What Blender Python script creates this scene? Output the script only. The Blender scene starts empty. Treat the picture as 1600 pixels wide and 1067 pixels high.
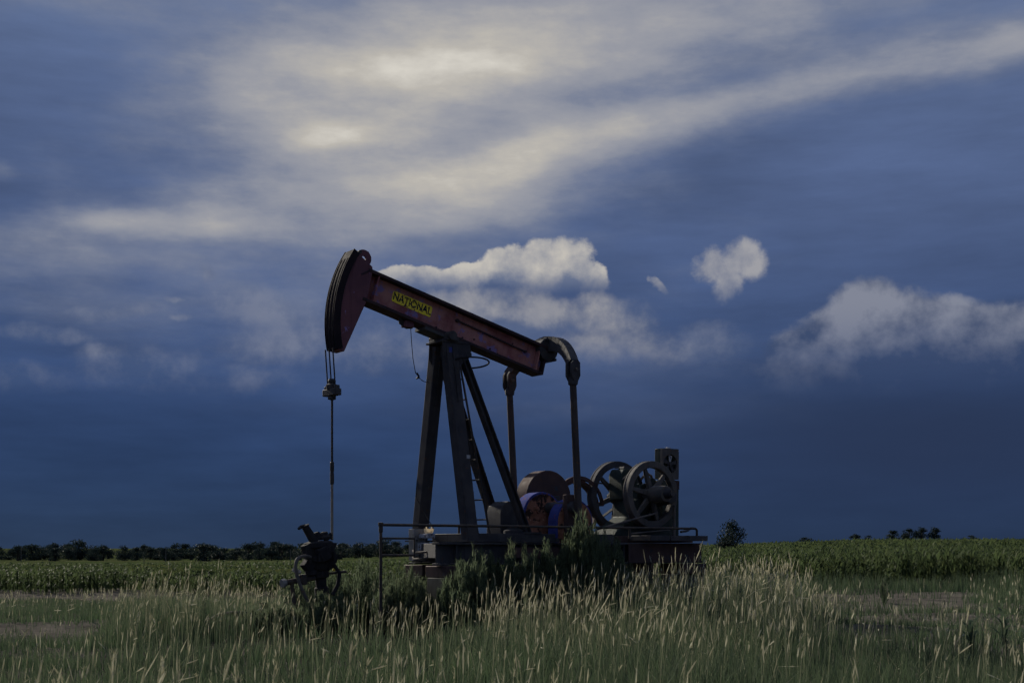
import bpy, bmesh, math, random
import numpy as np
from mathutils import Vector, Matrix

scene = bpy.context.scene
C = scene.collection
R = math.radians

# ------------------------------------------------------------------ camera
CAM_H = 1.25                       # eye height in metres
cam_data = bpy.data.cameras.new('camera')
cam = bpy.data.objects.new('camera', cam_data)
C.objects.link(cam)
cam.location = (0, 0, CAM_H)
cam.rotation_euler = (R(90), 0, 0)     # level, looking along +Y
cam_data.sensor_width = 36
cam_data.lens = 45
cam_data.shift_y = 0.201
cam_data.clip_start = 0.1
cam_data.clip_end = 20000
cam_data.dof.use_dof = True
cam_data.dof.focus_distance = 20
cam_data.dof.aperture_fstop = 7.1
scene.camera = cam

# ------------------------------------------------------------------ exposure
scene.view_settings.view_transform = 'Standard'
scene.view_settings.look = 'None'
scene.view_settings.exposure = 0.34
scene.view_settings.gamma = 1
scene.view_settings.use_curve_mapping = False

scene.cycles.use_adaptive_sampling = True
scene.cycles.adaptive_threshold = 0.02
scene.cycles.adaptive_min_samples = 10
scene.cycles.max_bounces = 6
scene.cycles.diffuse_bounces = 3
scene.cycles.transparent_max_bounces = 8

# ------------------------------------------------------------------ sun
SUN_AZ, SUN_EL = R(-37), R(26)     # low on the left, a little ahead of the viewer, through thin cloud
sun_data = bpy.data.lights.new('sun', 'SUN')
sun_data.energy = 4.2
sun_data.angle = R(4)
sun_data.color = (1.0, 0.92, 0.78)
sun = bpy.data.objects.new('sun', sun_data)
C.objects.link(sun)
sdir = Vector((math.sin(SUN_AZ) * math.cos(SUN_EL), math.cos(SUN_AZ) * math.cos(SUN_EL), math.sin(SUN_EL)))
sun.rotation_euler = sdir.to_track_quat('Z', 'Y').to_euler()
sun.location = sdir * 60

# ------------------------------------------------------------------ sky
world = bpy.data.worlds.new('World')
scene.world = world
world.use_nodes = True
world.cycles.sampling_method = 'MANUAL'
world.cycles.sample_map_resolution = 256
WT = world.node_tree
WT.nodes.clear()


def wn(kind, **kw):
    n = WT.nodes.new(kind)
    for k, v in kw.items():
        setattr(n, k, v)
    return n


def wput(sock, v):
    if isinstance(v, bpy.types.NodeSocket):
        WT.links.new(v, sock)
    else:
        sock.default_value = v


def wm(op, a, b=None, c=None, clamp=False):
    n = wn('ShaderNodeMath', operation=op, use_clamp=clamp)
    for i, v in enumerate((a, b, c)):
        if v is not None:
            wput(n.inputs[i], v)
    return n.outputs[0]


def wsmooth(x, lo, hi):
    n = wn('ShaderNodeMapRange', interpolation_type='SMOOTHSTEP')
    wput(n.inputs['Value'], x)
    wput(n.inputs['From Min'], lo)
    wput(n.inputs['From Max'], hi)
    return n.outputs[0]


def wmix(f, a, b):
    n = wn('ShaderNodeMix', data_type='RGBA', clamp_factor=True)
    wput(n.inputs[0], f)
    wput(n.inputs[6], a if isinstance(a, bpy.types.NodeSocket) else (*a, 1))
    wput(n.inputs[7], b if isinstance(b, bpy.types.NodeSocket) else (*b, 1))
    return n.outputs[2]


def wvec(x, y, z=0.0):
    n = wn('ShaderNodeCombineXYZ')
    for i, v in enumerate((x, y, z)):
        wput(n.inputs[i], v)
    return n.outputs[0]


def wmap(vec, loc=(0, 0, 0), rot=(0, 0, 0), scale=(1, 1, 1), kind='POINT'):
    n = wn('ShaderNodeMapping', vector_type=kind)
    WT.links.new(vec, n.inputs[0])
    n.inputs['Location'].default_value = loc
    n.inputs['Rotation'].default_value = rot
    n.inputs['Scale'].default_value = scale
    return n.outputs[0]


def wnoise(vec, scale, detail=5, rough=0.55, dist=0.0, color=False):
    n = wn('ShaderNodeTexNoise')
    WT.links.new(vec, n.inputs['Vector'])
    n.inputs['Scale'].default_value = scale
    n.inputs['Detail'].default_value = detail
    n.inputs['Roughness'].default_value = rough
    n.inputs['Distortion'].default_value = dist
    return n.outputs['Color' if color else 'Fac']


geo = wn('ShaderNodeTexCoord')
direc = geo.outputs['Generated']
sep = wn('ShaderNodeSeparateXYZ')
WT.links.new(direc, sep.inputs[0])
# compass bearing and height of the sky point in degrees
AZ = wm('MULTIPLY', wm('ARCTAN2', sep.outputs[0], sep.outputs[1]), 57.29578)
EL = wm('MULTIPLY', wm('ARCSINE', sep.outputs[2]), 57.29578)
AE = wvec(AZ, EL)


def warp(amount, scale, stretch, detail=3, seed=0.0):
    v = wmap(direc, loc=(seed, seed * 1.7, -seed), scale=(1, 1, stretch))
    c = wnoise(v, scale, detail, 0.55, color=True)
    s = wn('ShaderNodeVectorMath', operation='SUBTRACT')
    WT.links.new(c, s.inputs[0])
    s.inputs[1].default_value = (0.5, 0.5, 0.5)
    m = wn('ShaderNodeVectorMath', operation='MULTIPLY')
    WT.links.new(s.outputs[0], m.inputs[0])
    m.inputs[1].default_value = (amount[0], amount[1], 0)
    a = wn('ShaderNodeVectorMath', operation='ADD')
    WT.links.new(AE, a.inputs[0])
    WT.links.new(m.outputs[0], a.inputs[1])
    return a.outputs[0]


def lobe(vec, az, el, sa, se, rot=0.0):
    """squared elliptical distance of a sky point from a cloud lobe"""
    v = wmap(vec, loc=(az, el, 0), rot=(0, 0, R(rot)), scale=(sa, se, 1), kind='TEXTURE')
    d = wn('ShaderNodeVectorMath', operation='DOT_PRODUCT')
    WT.links.new(v, d.inputs[0])
    WT.links.new(v, d.inputs[1])
    return d.outputs['Value']


def soft_sum(vec, lobes, start):
    acc = start
    for az, el, sa, se, rot, w in lobes:
        g = wm('EXPONENT', wm('MULTIPLY', lobe(vec, az, el, sa, se, rot), -1.0))
        acc = wm('MULTIPLY_ADD', g, w, acc)
    return acc


# low storm-blue sky that greys and brightens towards the zenith
ramp = wn('ShaderNodeValToRGB')
ramp.color_ramp.interpolation = 'B_SPLINE'
els = ramp.color_ramp.elements
stops = [(-10, (0.014, 0.024, 0.050)), (0, (0.0145, 0.027, 0.060)), (3, (0.0170, 0.0335, 0.083)), (6, (0.0215, 0.041, 0.102)), (7.6, (0.033, 0.060, 0.142)),
         (10.5, (0.045, 0.072, 0.153)), (14, (0.057, 0.085, 0.170)), (22, (0.075, 0.107, 0.198)), (45, (0.13, 0.17, 0.26)), (90, (0.16, 0.19, 0.27))]
els[0].position, els[0].color = 0.0, (*stops[0][1], 1)
els[1].position, els[1].color = 1.0, (*stops[-1][1], 1)
for e, col in stops[1:-1]:
    s = els.new((e + 10) / 100)
    s.color = (*col, 1)
WT.links.new(wm('DIVIDE', wm('ADD', EL, 10.0), 100.0), ramp.inputs[0])
nish = wn('ShaderNodeTexSky', sky_type='NISHITA', sun_disc=False, sun_elevation=SUN_EL, sun_rotation=SUN_AZ,
          air_density=1.0, dust_density=0.6, ozone_density=3.0)
nish_dim = wn('ShaderNodeVectorMath', operation='MULTIPLY')
WT.links.new(nish.outputs[0], nish_dim.inputs[0])
nish_dim.inputs[1].default_value = (0.02, 0.05, 0.13)      # daylight left after the storm cloud's depth
clear = wmix(0.01, ramp.outputs[0], nish_dim.outputs[0])

# broad uneven tone of the storm cloud
tone = wnoise(wmap(direc, loc=(3.1, 0.4, 1.9), scale=(1.0, 1.0, 2.6)), 3.2, 4, 0.5)
tone_f = wm('MULTIPLY_ADD', tone, 0.75, 0.63)
fine = wnoise(wmap(direc, loc=(8.0, 2.0, 5.0), rot=(0, R(10), 0), scale=(1.0, 1.0, 5.5)), 8.0, 6, 0.6)
tone_f = wm('MULTIPLY', tone_f, wm('MULTIPLY_ADD', fine, 0.62, 0.69))
tn = wn('ShaderNodeVectorMath', operation='SCALE')
WT.links.new(clear, tn.inputs[0])
WT.links.new(tone_f, tn.inputs['Scale'])
clear = tn.outputs[0]
# the heaviest rain cloud stands low on the right
heavy = wm('EXPONENT', wm('MULTIPLY', lobe(AE, 19.0, 4.6, 15.0, 3.6), -1.0))
clear = wmix(wm('MULTIPLY', heavy, 0.9), clear, (0.0175, 0.029, 0.066))

VEIL = [
    (-5.71, 24.48, 34.38, 5.44, 0, 0.29),
    (-1.15, 20.43, 12.03, 3.15, 8, 0.22),
    (-4.57, 20.5, 4.87, 1.29, 6, 0.17),
    (-7.97, 17.58, 8.59, 2.15, 4, 0.3),
    (-8.08, 17.61, 2.15, 0.74, 0, 0.34),
    (-2.86, 21.65, 11.46, 1.72, 6, 0.08),
    (-6.84, 15.4, 10.89, 2.44, 2, 0.26),
    (-1.15, 15.51, 7.45, 1.72, 8, 0.16),
    (-12.68, 19.23, 7.45, 1.72, 6, 0.14),
    (2.86, 22.15, 17.19, 1.72, 0, 0.1),
    (2.29, 8.38, 9.45, 2.58, -8, 0.16),
    (9.93, 10.74, 4.58, 2.29, 0, 0.07),
    (-3.15, 15.88, 2.58, 0.8, 20, 0.1),
    (1.15, 17.48, 2.15, 1.03, 25, 0.2),
    (4.57, 18.21, 3.72, 0.97, 12, 0.16),
    (11.31, 19.12, 7.45, 0.92, 12, 0.34),
    (19.29, 19.8, 7.45, 0.86, 9, 0.33),
    (9.93, 21.38, 12.03, 2.01, 6, 0.14),
    (-15.91, 13.78, 4.73, 0.6, 0, 0.36),
    (-18.78, 13.44, 2.58, 0.63, 0, 0.1),
    (-12.54, 13.98, 1.15, 0.46, 0, 0.1),
    (-17.22, 12.21, 6.88, 0.86, -2, 0.13),
    (-21.06, 10.18, 5.73, 0.74, 0, 0.14),
    (-21.8, 15.32, 0.86, 0.46, 0, 0.22),
    (-10.48, 10.72, 3.15, 1.15, -6, 0.12),
    (-4.57, 14.13, 4.58, 0.86, 2, 0.12),
    (-20.56, 19.59, 4.87, 1.72, 0, -0.3),
    (-14.57, 16.32, 5.44, 1.38, 8, -0.2),
    (-21.31, 14.25, 3.15, 1.15, 0, -0.16),
    (18.78, 14.72, 12.03, 3.72, 12, -0.22),
    (9.93, 15.29, 8.59, 1.72, 8, -0.08),
    (14.04, 17.25, 8.59, 0.86, 11, -0.05),
    (-1.43, 14.44, 28.65, 3.44, 3, 0.15),
    (-13.22, 10.07, 13.75, 2.29, -2, 0.1),
    (-2.86, 6.13, 14.32, 0.86, 0, 0.05),
]
soft = warp((4.2, 1.7), 7.0, 2.6, 4, 1.3)
streak = wnoise(wmap(direc, loc=(0.7, 3.3, 0.2), rot=(0, R(9), 0), scale=(1.0, 1.0, 3.6)), 5.2, 7, 0.58)
wisps = wnoise(wmap(direc, loc=(5.7, 1.3, 4.2), rot=(0, R(6), 0), scale=(1.0, 1.0, 2.2)), 19.0, 6, 0.62)
veil = wm('MULTIPLY', wsmooth(EL, 18.0, 55.0), 0.30)
veil = soft_sum(soft, VEIL, veil)
lift = wsmooth(EL, 3.0, 15.0)
veil = wm('MULTIPLY_ADD', wm('MULTIPLY', wm('SUBTRACT', streak, 0.5), lift), 0.88, veil)
veil = wm('MULTIPLY_ADD', wm('MULTIPLY', wm('SUBTRACT', wisps, 0.5), lift), 0.30, veil)
veil = wm('MAXIMUM', veil, 0.0)
vcol = wn('ShaderNodeValToRGB')
e = vcol.color_ramp.elements
e[0].position, e[0].color = 0.0, (0.095, 0.130, 0.225, 1)
e[1].position, e[1].color = 1.0, (0.58, 0.555, 0.50, 1)
for p, c in ((0.35, (0.158, 0.180, 0.245)), (0.6, (0.250, 0.257, 0.290)), (0.8, (0.385, 0.366, 0.336))):
    s = e.new(p)
    s.color = (*c, 1)
WT.links.new(veil, vcol.inputs[0])
col = wmix(wsmooth(veil, 0.0, 0.55), clear, vcol.outputs[0])

CUMULUS_A = [
    (2.52, 12.59, 1.32, 1.09, 0),
    (1.43, 12.76, 0.92, 0.8, 0),
    (0.09, 12.38, 1.49, 0.86, 0),
    (1.43, 11.88, 2.64, 0.69, 0),
    (3.92, 11.91, 0.54, 0.54, 0),
    (-2.43, 11.93, 2.06, 0.52, 6),
    (-4.43, 12.02, 1.49, 0.46, 0),
]

CUMULUS_B = [
    (3.72, 10.27, 2.29, 0.97, 0),
    (5.43, 9.47, 1.78, 1.32, -20),
    (1.72, 10.39, 2.29, 0.74, 0),
    (-0.29, 10.67, 2.29, 0.69, 0),
    (6.28, 8.68, 1.49, 0.8, 0),
    (3.72, 8.79, 2.01, 0.86, 0),
    (-2.86, 10.88, 2.01, 0.69, 0),
]

CUMULUS_C = [
    (8.89, 12.26, 0.77, 0.74, 0),
    (10.34, 12.4, 0.95, 0.86, 0),
    (9.65, 11.51, 0.63, 0.97, 0),
    (6.45, 11.4, 0.43, 0.23, -45),
]

CUMULUS_D = [
    (15.91, 10.11, 1.89, 1.15, 0),
    (17.74, 9.7, 2.44, 1.15, -8),
    (14.17, 9.44, 2.06, 0.97, 14),
    (12.68, 8.9, 1.72, 0.74, 12),
    (20.3, 8.93, 3.44, 1.32, -8),
    (22.78, 8.52, 3.15, 1.32, 0),
    (17.22, 8.02, 6.59, 1.72, 0),
]

CUMULUS_E = [
    (-13.44, 11.68, 0.49, 0.43, 0),
    (-21.31, 6.98, 2.72, 0.8, 0),
    (-18.0, 7.93, 1.2, 0.74, 0),
    (-16.04, 7.58, 3.15, 0.92, 0),
    (-10.62, 10.31, 3.01, 1.03, -8),
    (-6.42, 8.9, 2.15, 1.32, 0),
    (-14.84, 10.67, 0.4, 0.14, 0),
    (-14.52, 9.83, 0.52, 0.2, 0),
    (-9.93, 8.96, 3.15, 1.03, 0),
    (-11.59, 7.4, 2.01, 0.74, 0),
    (-17.09, 9.95, 2.01, 0.34, 8),
    (-4.0, 8.37, 1.72, 0.86, 0),
    (8.81, 8.85, 1.72, 0.86, 0),
    (-20.3, 8.93, 2.29, 0.4, 0),
    (1.43, 5.85, 3.15, 0.57, 0),
]
billow = warp((2.0, 1.5), 22.0, 1.2, 5, 4.1)
puff = wnoise(wmap(direc, loc=(2.2, 7.1, 0.3)), 34.0, 7, 0.60)
puff2 = wnoise(wmap(direc, loc=(2.2, 7.1, 0.312), scale=(1, 1, 1.5)), 17.0, 4, 0.5)


def emit(c):
    k = wn('ShaderNodeVectorMath', operation='SCALE')
    WT.links.new(c, k.inputs[0])
    k.inputs['Scale'].default_value = 10.0
    b = wn('ShaderNodeBackground')
    b.inputs['Strength'].default_value = 0.1
    WT.links.new(k.outputs[0], b.inputs['Color'])
    return b.outputs[0]


def cumulus(under, lobes, base, soft_base, top, edge, light, shade, opacity, rag=2.0):
    f = None
    for az, el, sa, se, rot in lobes:
        q = wm('SUBTRACT', 1.0, lobe(billow, az, el, sa * 1.2, se * 1.2, rot))
        f = q if f is None else wm('SMOOTH_MAX', f, q, 0.4)
    f = wm('MULTIPLY_ADD', wm('SUBTRACT', puff, 0.50), rag, f)
    a = wsmooth(f, 0.0, edge)
    a = wm('MULTIPLY', a, wsmooth(EL, base - soft_base, base + soft_base))
    a = wm('MULTIPLY', a, opacity)
    h = wsmooth(EL, base - soft_base, top)
    b = wm('MULTIPLY_ADD', wm('SUBTRACT', puff2, 0.5), 2.2, wm('MULTIPLY', h, 0.70))
    b = wm('MULTIPLY_ADD', wm('SUBTRACT', puff, 0.5), 2.6, b, clamp=True)
    mx = wn('ShaderNodeMixShader')
    WT.links.new(a, mx.inputs[0])
    WT.links.new(under, mx.inputs[1])
    WT.links.new(emit(wmix(b, shade, light)), mx.inputs[2])
    return mx.outputs[0]


sky = emit(col)
sky = cumulus(sky, CUMULUS_E, 6.8, 1.7, 10.3, 1.7, (0.160, 0.178, 0.240), (0.052, 0.078, 0.150), 0.86, 1.4)
sky = cumulus(sky, CUMULUS_D, 8.4, 2.3, 11.1, 0.60, (0.180, 0.194, 0.245), (0.036, 0.054, 0.108), 0.95, 0.95)
sky = cumulus(sky, CUMULUS_B, 8.5, 1.9, 10.9, 1.25, (0.255, 0.254, 0.272), (0.076, 0.100, 0.172), 0.86, 1.7)
sky = cumulus(sky, CUMULUS_A, 11.65, 0.60, 13.0, 0.45, (0.435, 0.410, 0.372), (0.125, 0.150, 0.220), 0.97, 1.5)
sky = cumulus(sky, CUMULUS_C, 10.7, 1.3, 12.8, 0.85, (0.290, 0.288, 0.304), (0.095, 0.118, 0.190), 0.90, 2.2)

wo = wn('ShaderNodeOutputWorld')
WT.links.new(sky, wo.inputs['Surface'])


# ------------------------------------------------------------------ helpers
def put(o, label=None, cat=None, group=None, kind=None):
    if label:
        o['label'] = label
    if cat:
        o['category'] = cat
    if group:
        o['group'] = group
    if kind:
        o['kind'] = kind
    return o


def empty(name, loc=(0, 0, 0), rz=0.0):
    o = bpy.data.objects.new(name, None)
    C.objects.link(o)
    o.location = loc
    o.rotation_euler = (0, 0, rz)
    o.empty_display_size = 0.2
    return o


class MB:
    """collects shapes and links them as one mesh object"""

    def __init__(self):
        self.v, self.f = [], []

    def add(self, vs, fs):
        n = len(self.v)
        self.v += [tuple(p) for p in vs]
        self.f += [tuple(i + n for i in f) for f in fs]
        return self

    def box(self, c, s, m=None):
        x, y, z = (k / 2 for k in s)
        vs = [Vector((sx * x, sy * y, sz * z)) for sx in (-1, 1) for sy in (-1, 1) for sz in (-1, 1)]
        if m is not None:
            vs = [m @ p for p in vs]
        vs = [p + Vector(c) for p in vs]
        return self.add(vs, [(0, 1, 3, 2), (4, 6, 7, 5), (0, 4, 5, 1), (2, 3, 7, 6), (0, 2, 6, 4), (1, 5, 7, 3)])

    def bar(self, p0, p1, w, h, side=(0, 1, 0), w1=None, h1=None):
        """rectangular bar: w across 'side', h across the third direction"""
        p0, p1 = Vector(p0), Vector(p1)
        d = (p1 - p0).normalized()
        s = Vector(side)
        s = (s - d * s.dot(d)).normalized()
        t = d.cross(s)
        w1, h1 = w1 or w, h1 or h
        vs = []
        for p, a, b in ((p0, w, h), (p1, w1, h1)):
            vs += [p + s * a / 2 + t * b / 2, p - s * a / 2 + t * b / 2, p - s * a / 2 - t * b / 2, p + s * a / 2 - t * b / 2]
        return self.add(vs, [(3, 2, 1, 0), (4, 5, 6, 7), (0, 1, 5, 4), (1, 2, 6, 5), (2, 3, 7, 6), (3, 0, 4, 7)])

    def ibeam(self, p0, p1, w, h, tf, tw, side=(0, 1, 0)):
        """I-section: flanges lie across 'side'"""
        p0, p1 = Vector(p0), Vector(p1)
        d = (p1 - p0).normalized()
        s = Vector(side)
        s = (s - d * s.dot(d)).normalized()
        t = d.cross(s)
        for k in (-1, 1):
            o = t * k * (h - tf) / 2
            self.bar(p0 + o, p1 + o, w, tf, s)
        return self.bar(p0, p1, tw, h - 2 * tf - 0.004, s)

    def tube(self, p0, p1, r0, r1=None, n=12, caps=True):
        return self.path([p0, p1], [r0, r0 if r1 is None else r1], n, caps)

    def path(self, pts, r, n=8, caps=True):
        pts = [Vector(p) for p in pts]
        if not isinstance(r, (list, tuple)):
            r = [r] * len(pts)
        ref = None
        vs, fs = [], []
        for i, p in enumerate(pts):
            d = (pts[min(i + 1, len(pts) - 1)] - pts[max(i - 1, 0)])
            d = d.normalized() if d.length > 1e-9 else Vector((0, 0, 1))
            if ref is None:
                ref = Vector((0, 0, 1)) if abs(d.z) < 0.9 else Vector((1, 0, 0))
            a = (ref - d * ref.dot(d)).normalized()
            ref = a
            b = d.cross(a)
            for k in range(n):
                t = 2 * math.pi * k / n
                vs.append(p + a * math.cos(t) * r[i] + b * math.sin(t) * r[i])
        for i in range(len(pts) - 1):
            for k in range(n):
                k2 = (k + 1) % n
                fs.append((i * n + k, i * n + k2, (i + 1) * n + k2, (i + 1) * n + k))
        if caps:
            fs.append(tuple(reversed(range(n))))
            m = (len(pts) - 1) * n
            fs.append(tuple(m + k for k in range(n)))
        return self.add(vs, fs)

    def prism(self, poly, y0, y1):
        """polygon in the x-z plane, pushed from y0 to y1"""
        n = len(poly)
        vs = [(x, y0, z) for x, z in poly] + [(x, y1, z) for x, z in poly]
        fs = [tuple(range(n)), tuple(reversed(range(n, 2 * n)))]
        fs += [(i, i + n, (i + 1) % n + n, (i + 1) % n) for i in range(n)]
        return self.add(vs, fs)

    def ring(self, c, ro, ri, y0, y1, n=48, a0=0.0, a1=None):
        """flat ring in the x-z plane round c=(x, z), from y0 to y1"""
        full = a1 is None
        a1 = 2 * math.pi if full else a1
        m = n if full else n + 1
        vs = []
        for k in range(m):
            t = a0 + (a1 - a0) * k / n
            cx, sz = math.cos(t), math.sin(t)
            for rr, y in ((ro, y0), (ro, y1), (ri, y1), (ri, y0)):
                vs.append((c[0] + rr * cx, y, c[1] + rr * sz))
        fs = []
        for k in range(n):
            a, b = 4 * k, 4 * ((k + 1) % m)
            for q in range(4):
                q2 = (q + 1) % 4
                fs.append((a + q, a + q2, b + q2, b + q))
        if not full:
            fs += [(0, 1, 2, 3), (4 * n + 3, 4 * n + 2, 4 * n + 1, 4 * n)]
        return self.add(vs, fs)

    def disc(self, c, r, y0, y1, n=40):
        return self.prism([(c[0] + r * math.cos(2 * math.pi * k / n), c[1] + r * math.sin(2 * math.pi * k / n)) for k in range(n)], y0, y1)

    def lathe(self, prof, c=(0, 0), n=20):
        """profile of (radius, z) turned round a vertical axis"""
        vs, fs = [], []
        for r, z in prof:
            for k in range(n):
                t = 2 * math.pi * k / n
                vs.append((c[0] + r * math.cos(t), c[1] + r * math.sin(t), z))
        for i in range(len(prof) - 1):
            for k in range(n):
                k2 = (k + 1) % n
                fs.append((i * n + k, i * n + k2, (i + 1) * n + k2, (i + 1) * n + k))
        fs.append(tuple(reversed(range(n))))
        fs.append(tuple((len(prof) - 1) * n + k for k in range(n)))
        return self.add(vs, fs)

    def build(self, name, mat, parent=None, bevel=0.0, smooth=True):
        me = bpy.data.meshes.new(name)
        me.from_pydata(self.v, [], self.f)
        bm = bmesh.new()
        bm.from_mesh(me)
        bmesh.ops.recalc_face_normals(bm, faces=bm.faces)
        bm.to_mesh(me)
        bm.free()
        me.update()
        if smooth:
            me.shade_smooth()
            me.set_sharp_from_angle(angle=R(35))
        me.materials.append(mat)
        o = bpy.data.objects.new(name, me)
        C.objects.link(o)
        o.parent = parent
        if bevel:
            b = o.modifiers.new('bevel', 'BEVEL')
            b.width = bevel
            b.segments = 2
            b.limit_method = 'ANGLE'
            b.angle_limit = R(40)
        return o


def mesh_np(name, V, F, mat, attrs=None, parent=None, smooth=False):
    """large mesh straight from arrays; F is (n,3) or (n,4)"""
    me = bpy.data.meshes.new(name)
    V = np.ascontiguousarray(V, np.float32)
    F = np.ascontiguousarray(F, np.int32)
    k = F.shape[1]
    me.vertices.add(len(V))
    me.vertices.foreach_set('co', V.ravel())
    me.loops.add(F.size)
    me.loops.foreach_set('vertex_index', F.ravel())
    me.polygons.add(len(F))
    me.polygons.foreach_set('loop_start', np.arange(0, F.size, k, dtype=np.int32))
    me.update(calc_edges=True)
    for an, av in (attrs or {}).items():
        a = me.attributes.new(an, 'FLOAT', 'POINT')
        a.data.foreach_set('value', np.ascontiguousarray(av, np.float32))
    if smooth:
        me.shade_smooth()
    me.materials.append(mat)
    o = bpy.data.objects.new(name, me)
    C.objects.link(o)
    o.parent = parent
    return o


# ------------------------------------------------------------------ materials
class Mat:
    def __init__(self, name, rough=0.6, metal=0.0):
        self.m = bpy.data.materials.new(name)
        self.m.use_nodes = True
        self.t = self.m.node_tree
        self.b = self.t.nodes['Principled BSDF']
        self.b.inputs['Roughness'].default_value = rough
        self.b.inputs['Metallic'].default_value = metal
        self.b.inputs['Specular IOR Level'].default_value = 0.2
        self.tc = self.t.nodes.new('ShaderNodeTexCoord')

    def node(self, kind, **kw):
        n = self.t.nodes.new(kind)
        for k, v in kw.items():
            setattr(n, k, v)
        return n

    def put(self, s, v):
        if isinstance(v, bpy.types.NodeSocket):
            self.t.links.new(v, s)
        elif isinstance(v, (tuple, list)) and len(v) == 3 and s.type == 'RGBA':
            s.default_value = (*v, 1)
        else:
            s.default_value = v

    def noise(self, scale, detail=5, rough=0.6, stretch=(1, 1, 1), off=(0, 0, 0), dist=0.0, coord='Object'):
        mp = self.node('ShaderNodeMapping')
        self.t.links.new(self.tc.outputs[coord], mp.inputs[0])
        mp.inputs['Scale'].default_value = stretch
        mp.inputs['Location'].default_value = off
        n = self.node('ShaderNodeTexNoise')
        self.t.links.new(mp.outputs[0], n.inputs['Vector'])
        for k, v in (('Scale', scale), ('Detail', detail), ('Roughness', rough), ('Distortion', dist)):
            n.inputs[k].default_value = v
        return n.outputs['Fac']

    def step(self, x, lo, hi):
        n = self.node('ShaderNodeMapRange', interpolation_type='SMOOTHSTEP')
        self.put(n.inputs['Value'], x)
        n.inputs['From Min'].default_value = lo
        n.inputs['From Max'].default_value = hi
        return n.outputs[0]

    def math(self, op, a, b=0.0, clamp=False):
        n = self.node('ShaderNodeMath', operation=op, use_clamp=clamp)
        self.put(n.inputs[0], a)
        self.put(n.inputs[1], b)
        return n.outputs[0]

    def mix(self, f, a, b):
        n = self.node('ShaderNodeMix', data_type='RGBA', clamp_factor=True)
        self.put(n.inputs[0], f)
        self.put(n.inputs[6], a)
        self.put(n.inputs[7], b)
        return n.outputs[2]

    def attr(self, name):
        return self.node('ShaderNodeAttribute', attribute_name=name).outputs['Fac']

    def base(self, c):
        self.put(self.b.inputs['Base Color'], c)
        return self

    def bump(self, h, strength=0.4, dist=0.01):
        n = self.node('ShaderNodeBump')
        n.inputs['Strength'].default_value = strength
        n.inputs['Distance'].default_value = dist
        self.put(n.inputs['Height'], h)
        self.t.links.new(n.outputs[0], self.b.inputs['Normal'])
        return self


def worn_paint(name, a, b, patch, rust, patch_amt=0.60, rust_amt=0.60, rough=0.55, scale=2.0):
    """faded paint in two tones, patches of an older coat, rust where it has flaked"""
    m = Mat(name, rough)
    c = m.mix(m.step(m.noise(scale, 5, 0.6, off=(1, 2, 3)), 0.35, 0.65), a, b)
    c = m.mix(m.step(m.noise(scale * 2.3, 6, 0.65, off=(5, 1, 2)), patch_amt, patch_amt + 0.07), c, patch)
    fl = m.noise(scale * 4.5, 8, 0.72, off=(9, 4, 7))
    rs = m.step(fl, rust_amt, rust_amt + 0.06)
    c = m.mix(rs, c, rust)
    streak = m.noise(9.0, 4, 0.6, stretch=(1.5, 1.5, 0.12))
    c = m.mix(m.math('MULTIPLY', m.step(streak, 0.5, 0.75), 0.45), c, tuple(k * 0.45 for k in a))
    m.base(c)
    m.put(m.b.inputs['Roughness'], m.math('MULTIPLY_ADD', fl, 0.5))
    m.b.inputs['Roughness'].links[0].from_node.inputs[2].default_value = rough - 0.10
    m.b.inputs['Specular IOR Level'].default_value = 0.10
    m.bump(fl, 0.35, 0.008)
    return m.m


M = {}
M['beam_red'] = worn_paint('beam_red', (0.24, 0.085, 0.086), (0.42, 0.200, 0.180), (0.23, 0.17, 0.35), (0.32, 0.11, 0.05), 0.56, 0.62, 0.55, 2.2)
M['track_dark'] = worn_paint('track_dark', (0.016, 0.014, 0.018), (0.028, 0.020, 0.024), (0.03, 0.026, 0.035), (0.045, 0.026, 0.018), 0.62, 0.64, 0.75)
M['flange_dark'] = worn_paint('flange_dark', (0.035, 0.028, 0.034), (0.060, 0.038, 0.042), (0.05, 0.045, 0.08), (0.08, 0.04, 0.025), 0.62, 0.62, 0.6)
M['head_maroon'] = worn_paint('head_maroon', (0.125, 0.058, 0.075), (0.17, 0.075, 0.09), (0.27, 0.22, 0.48), (0.15, 0.06, 0.035), 0.635, 0.66, 0.55, 2.6)
M['steel_dark'] = worn_paint('steel_dark', (0.048, 0.048, 0.054), (0.074, 0.072, 0.076), (0.075, 0.070, 0.075), (0.095, 0.052, 0.033), 0.62, 0.62, 0.6, 3.0)
M['well_iron'] = worn_paint('well_iron', (0.020, 0.020, 0.023), (0.036, 0.034, 0.036), (0.028, 0.026, 0.03), (0.055, 0.034, 0.024), 0.60, 0.60, 0.75, 4.0)
M['leg_steel'] = worn_paint('leg_steel', (0.040, 0.040, 0.047), (0.062, 0.058, 0.062), (0.075, 0.070, 0.072), (0.095, 0.055, 0.038), 0.60, 0.60, 0.6, 2.4)
M['pitman'] = worn_paint('pitman', (0.058, 0.050, 0.050), (0.085, 0.070, 0.066), (0.06, 0.05, 0.05), (0.14, 0.075, 0.045), 0.60, 0.58, 0.6, 3.0)
M['blue_rim'] = worn_paint('blue_rim', (0.036, 0.052, 0.20), (0.055, 0.070, 0.25), (0.16, 0.09, 0.16), (0.22, 0.085, 0.04), 0.60, 0.585, 0.85, 3.4)
M['rust_face'] = worn_paint('rust_face', (0.20, 0.085, 0.050), (0.34, 0.155, 0.105), (0.035, 0.022, 0.02), (0.46, 0.26, 0.19), 0.50, 0.58, 0.75, 3.2)
M['brown_iron'] = worn_paint('brown_iron', (0.065, 0.045, 0.044), (0.095, 0.060, 0.055), (0.05, 0.055, 0.07), (0.12, 0.06, 0.035), 0.60, 0.62, 0.6, 2.5)
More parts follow.
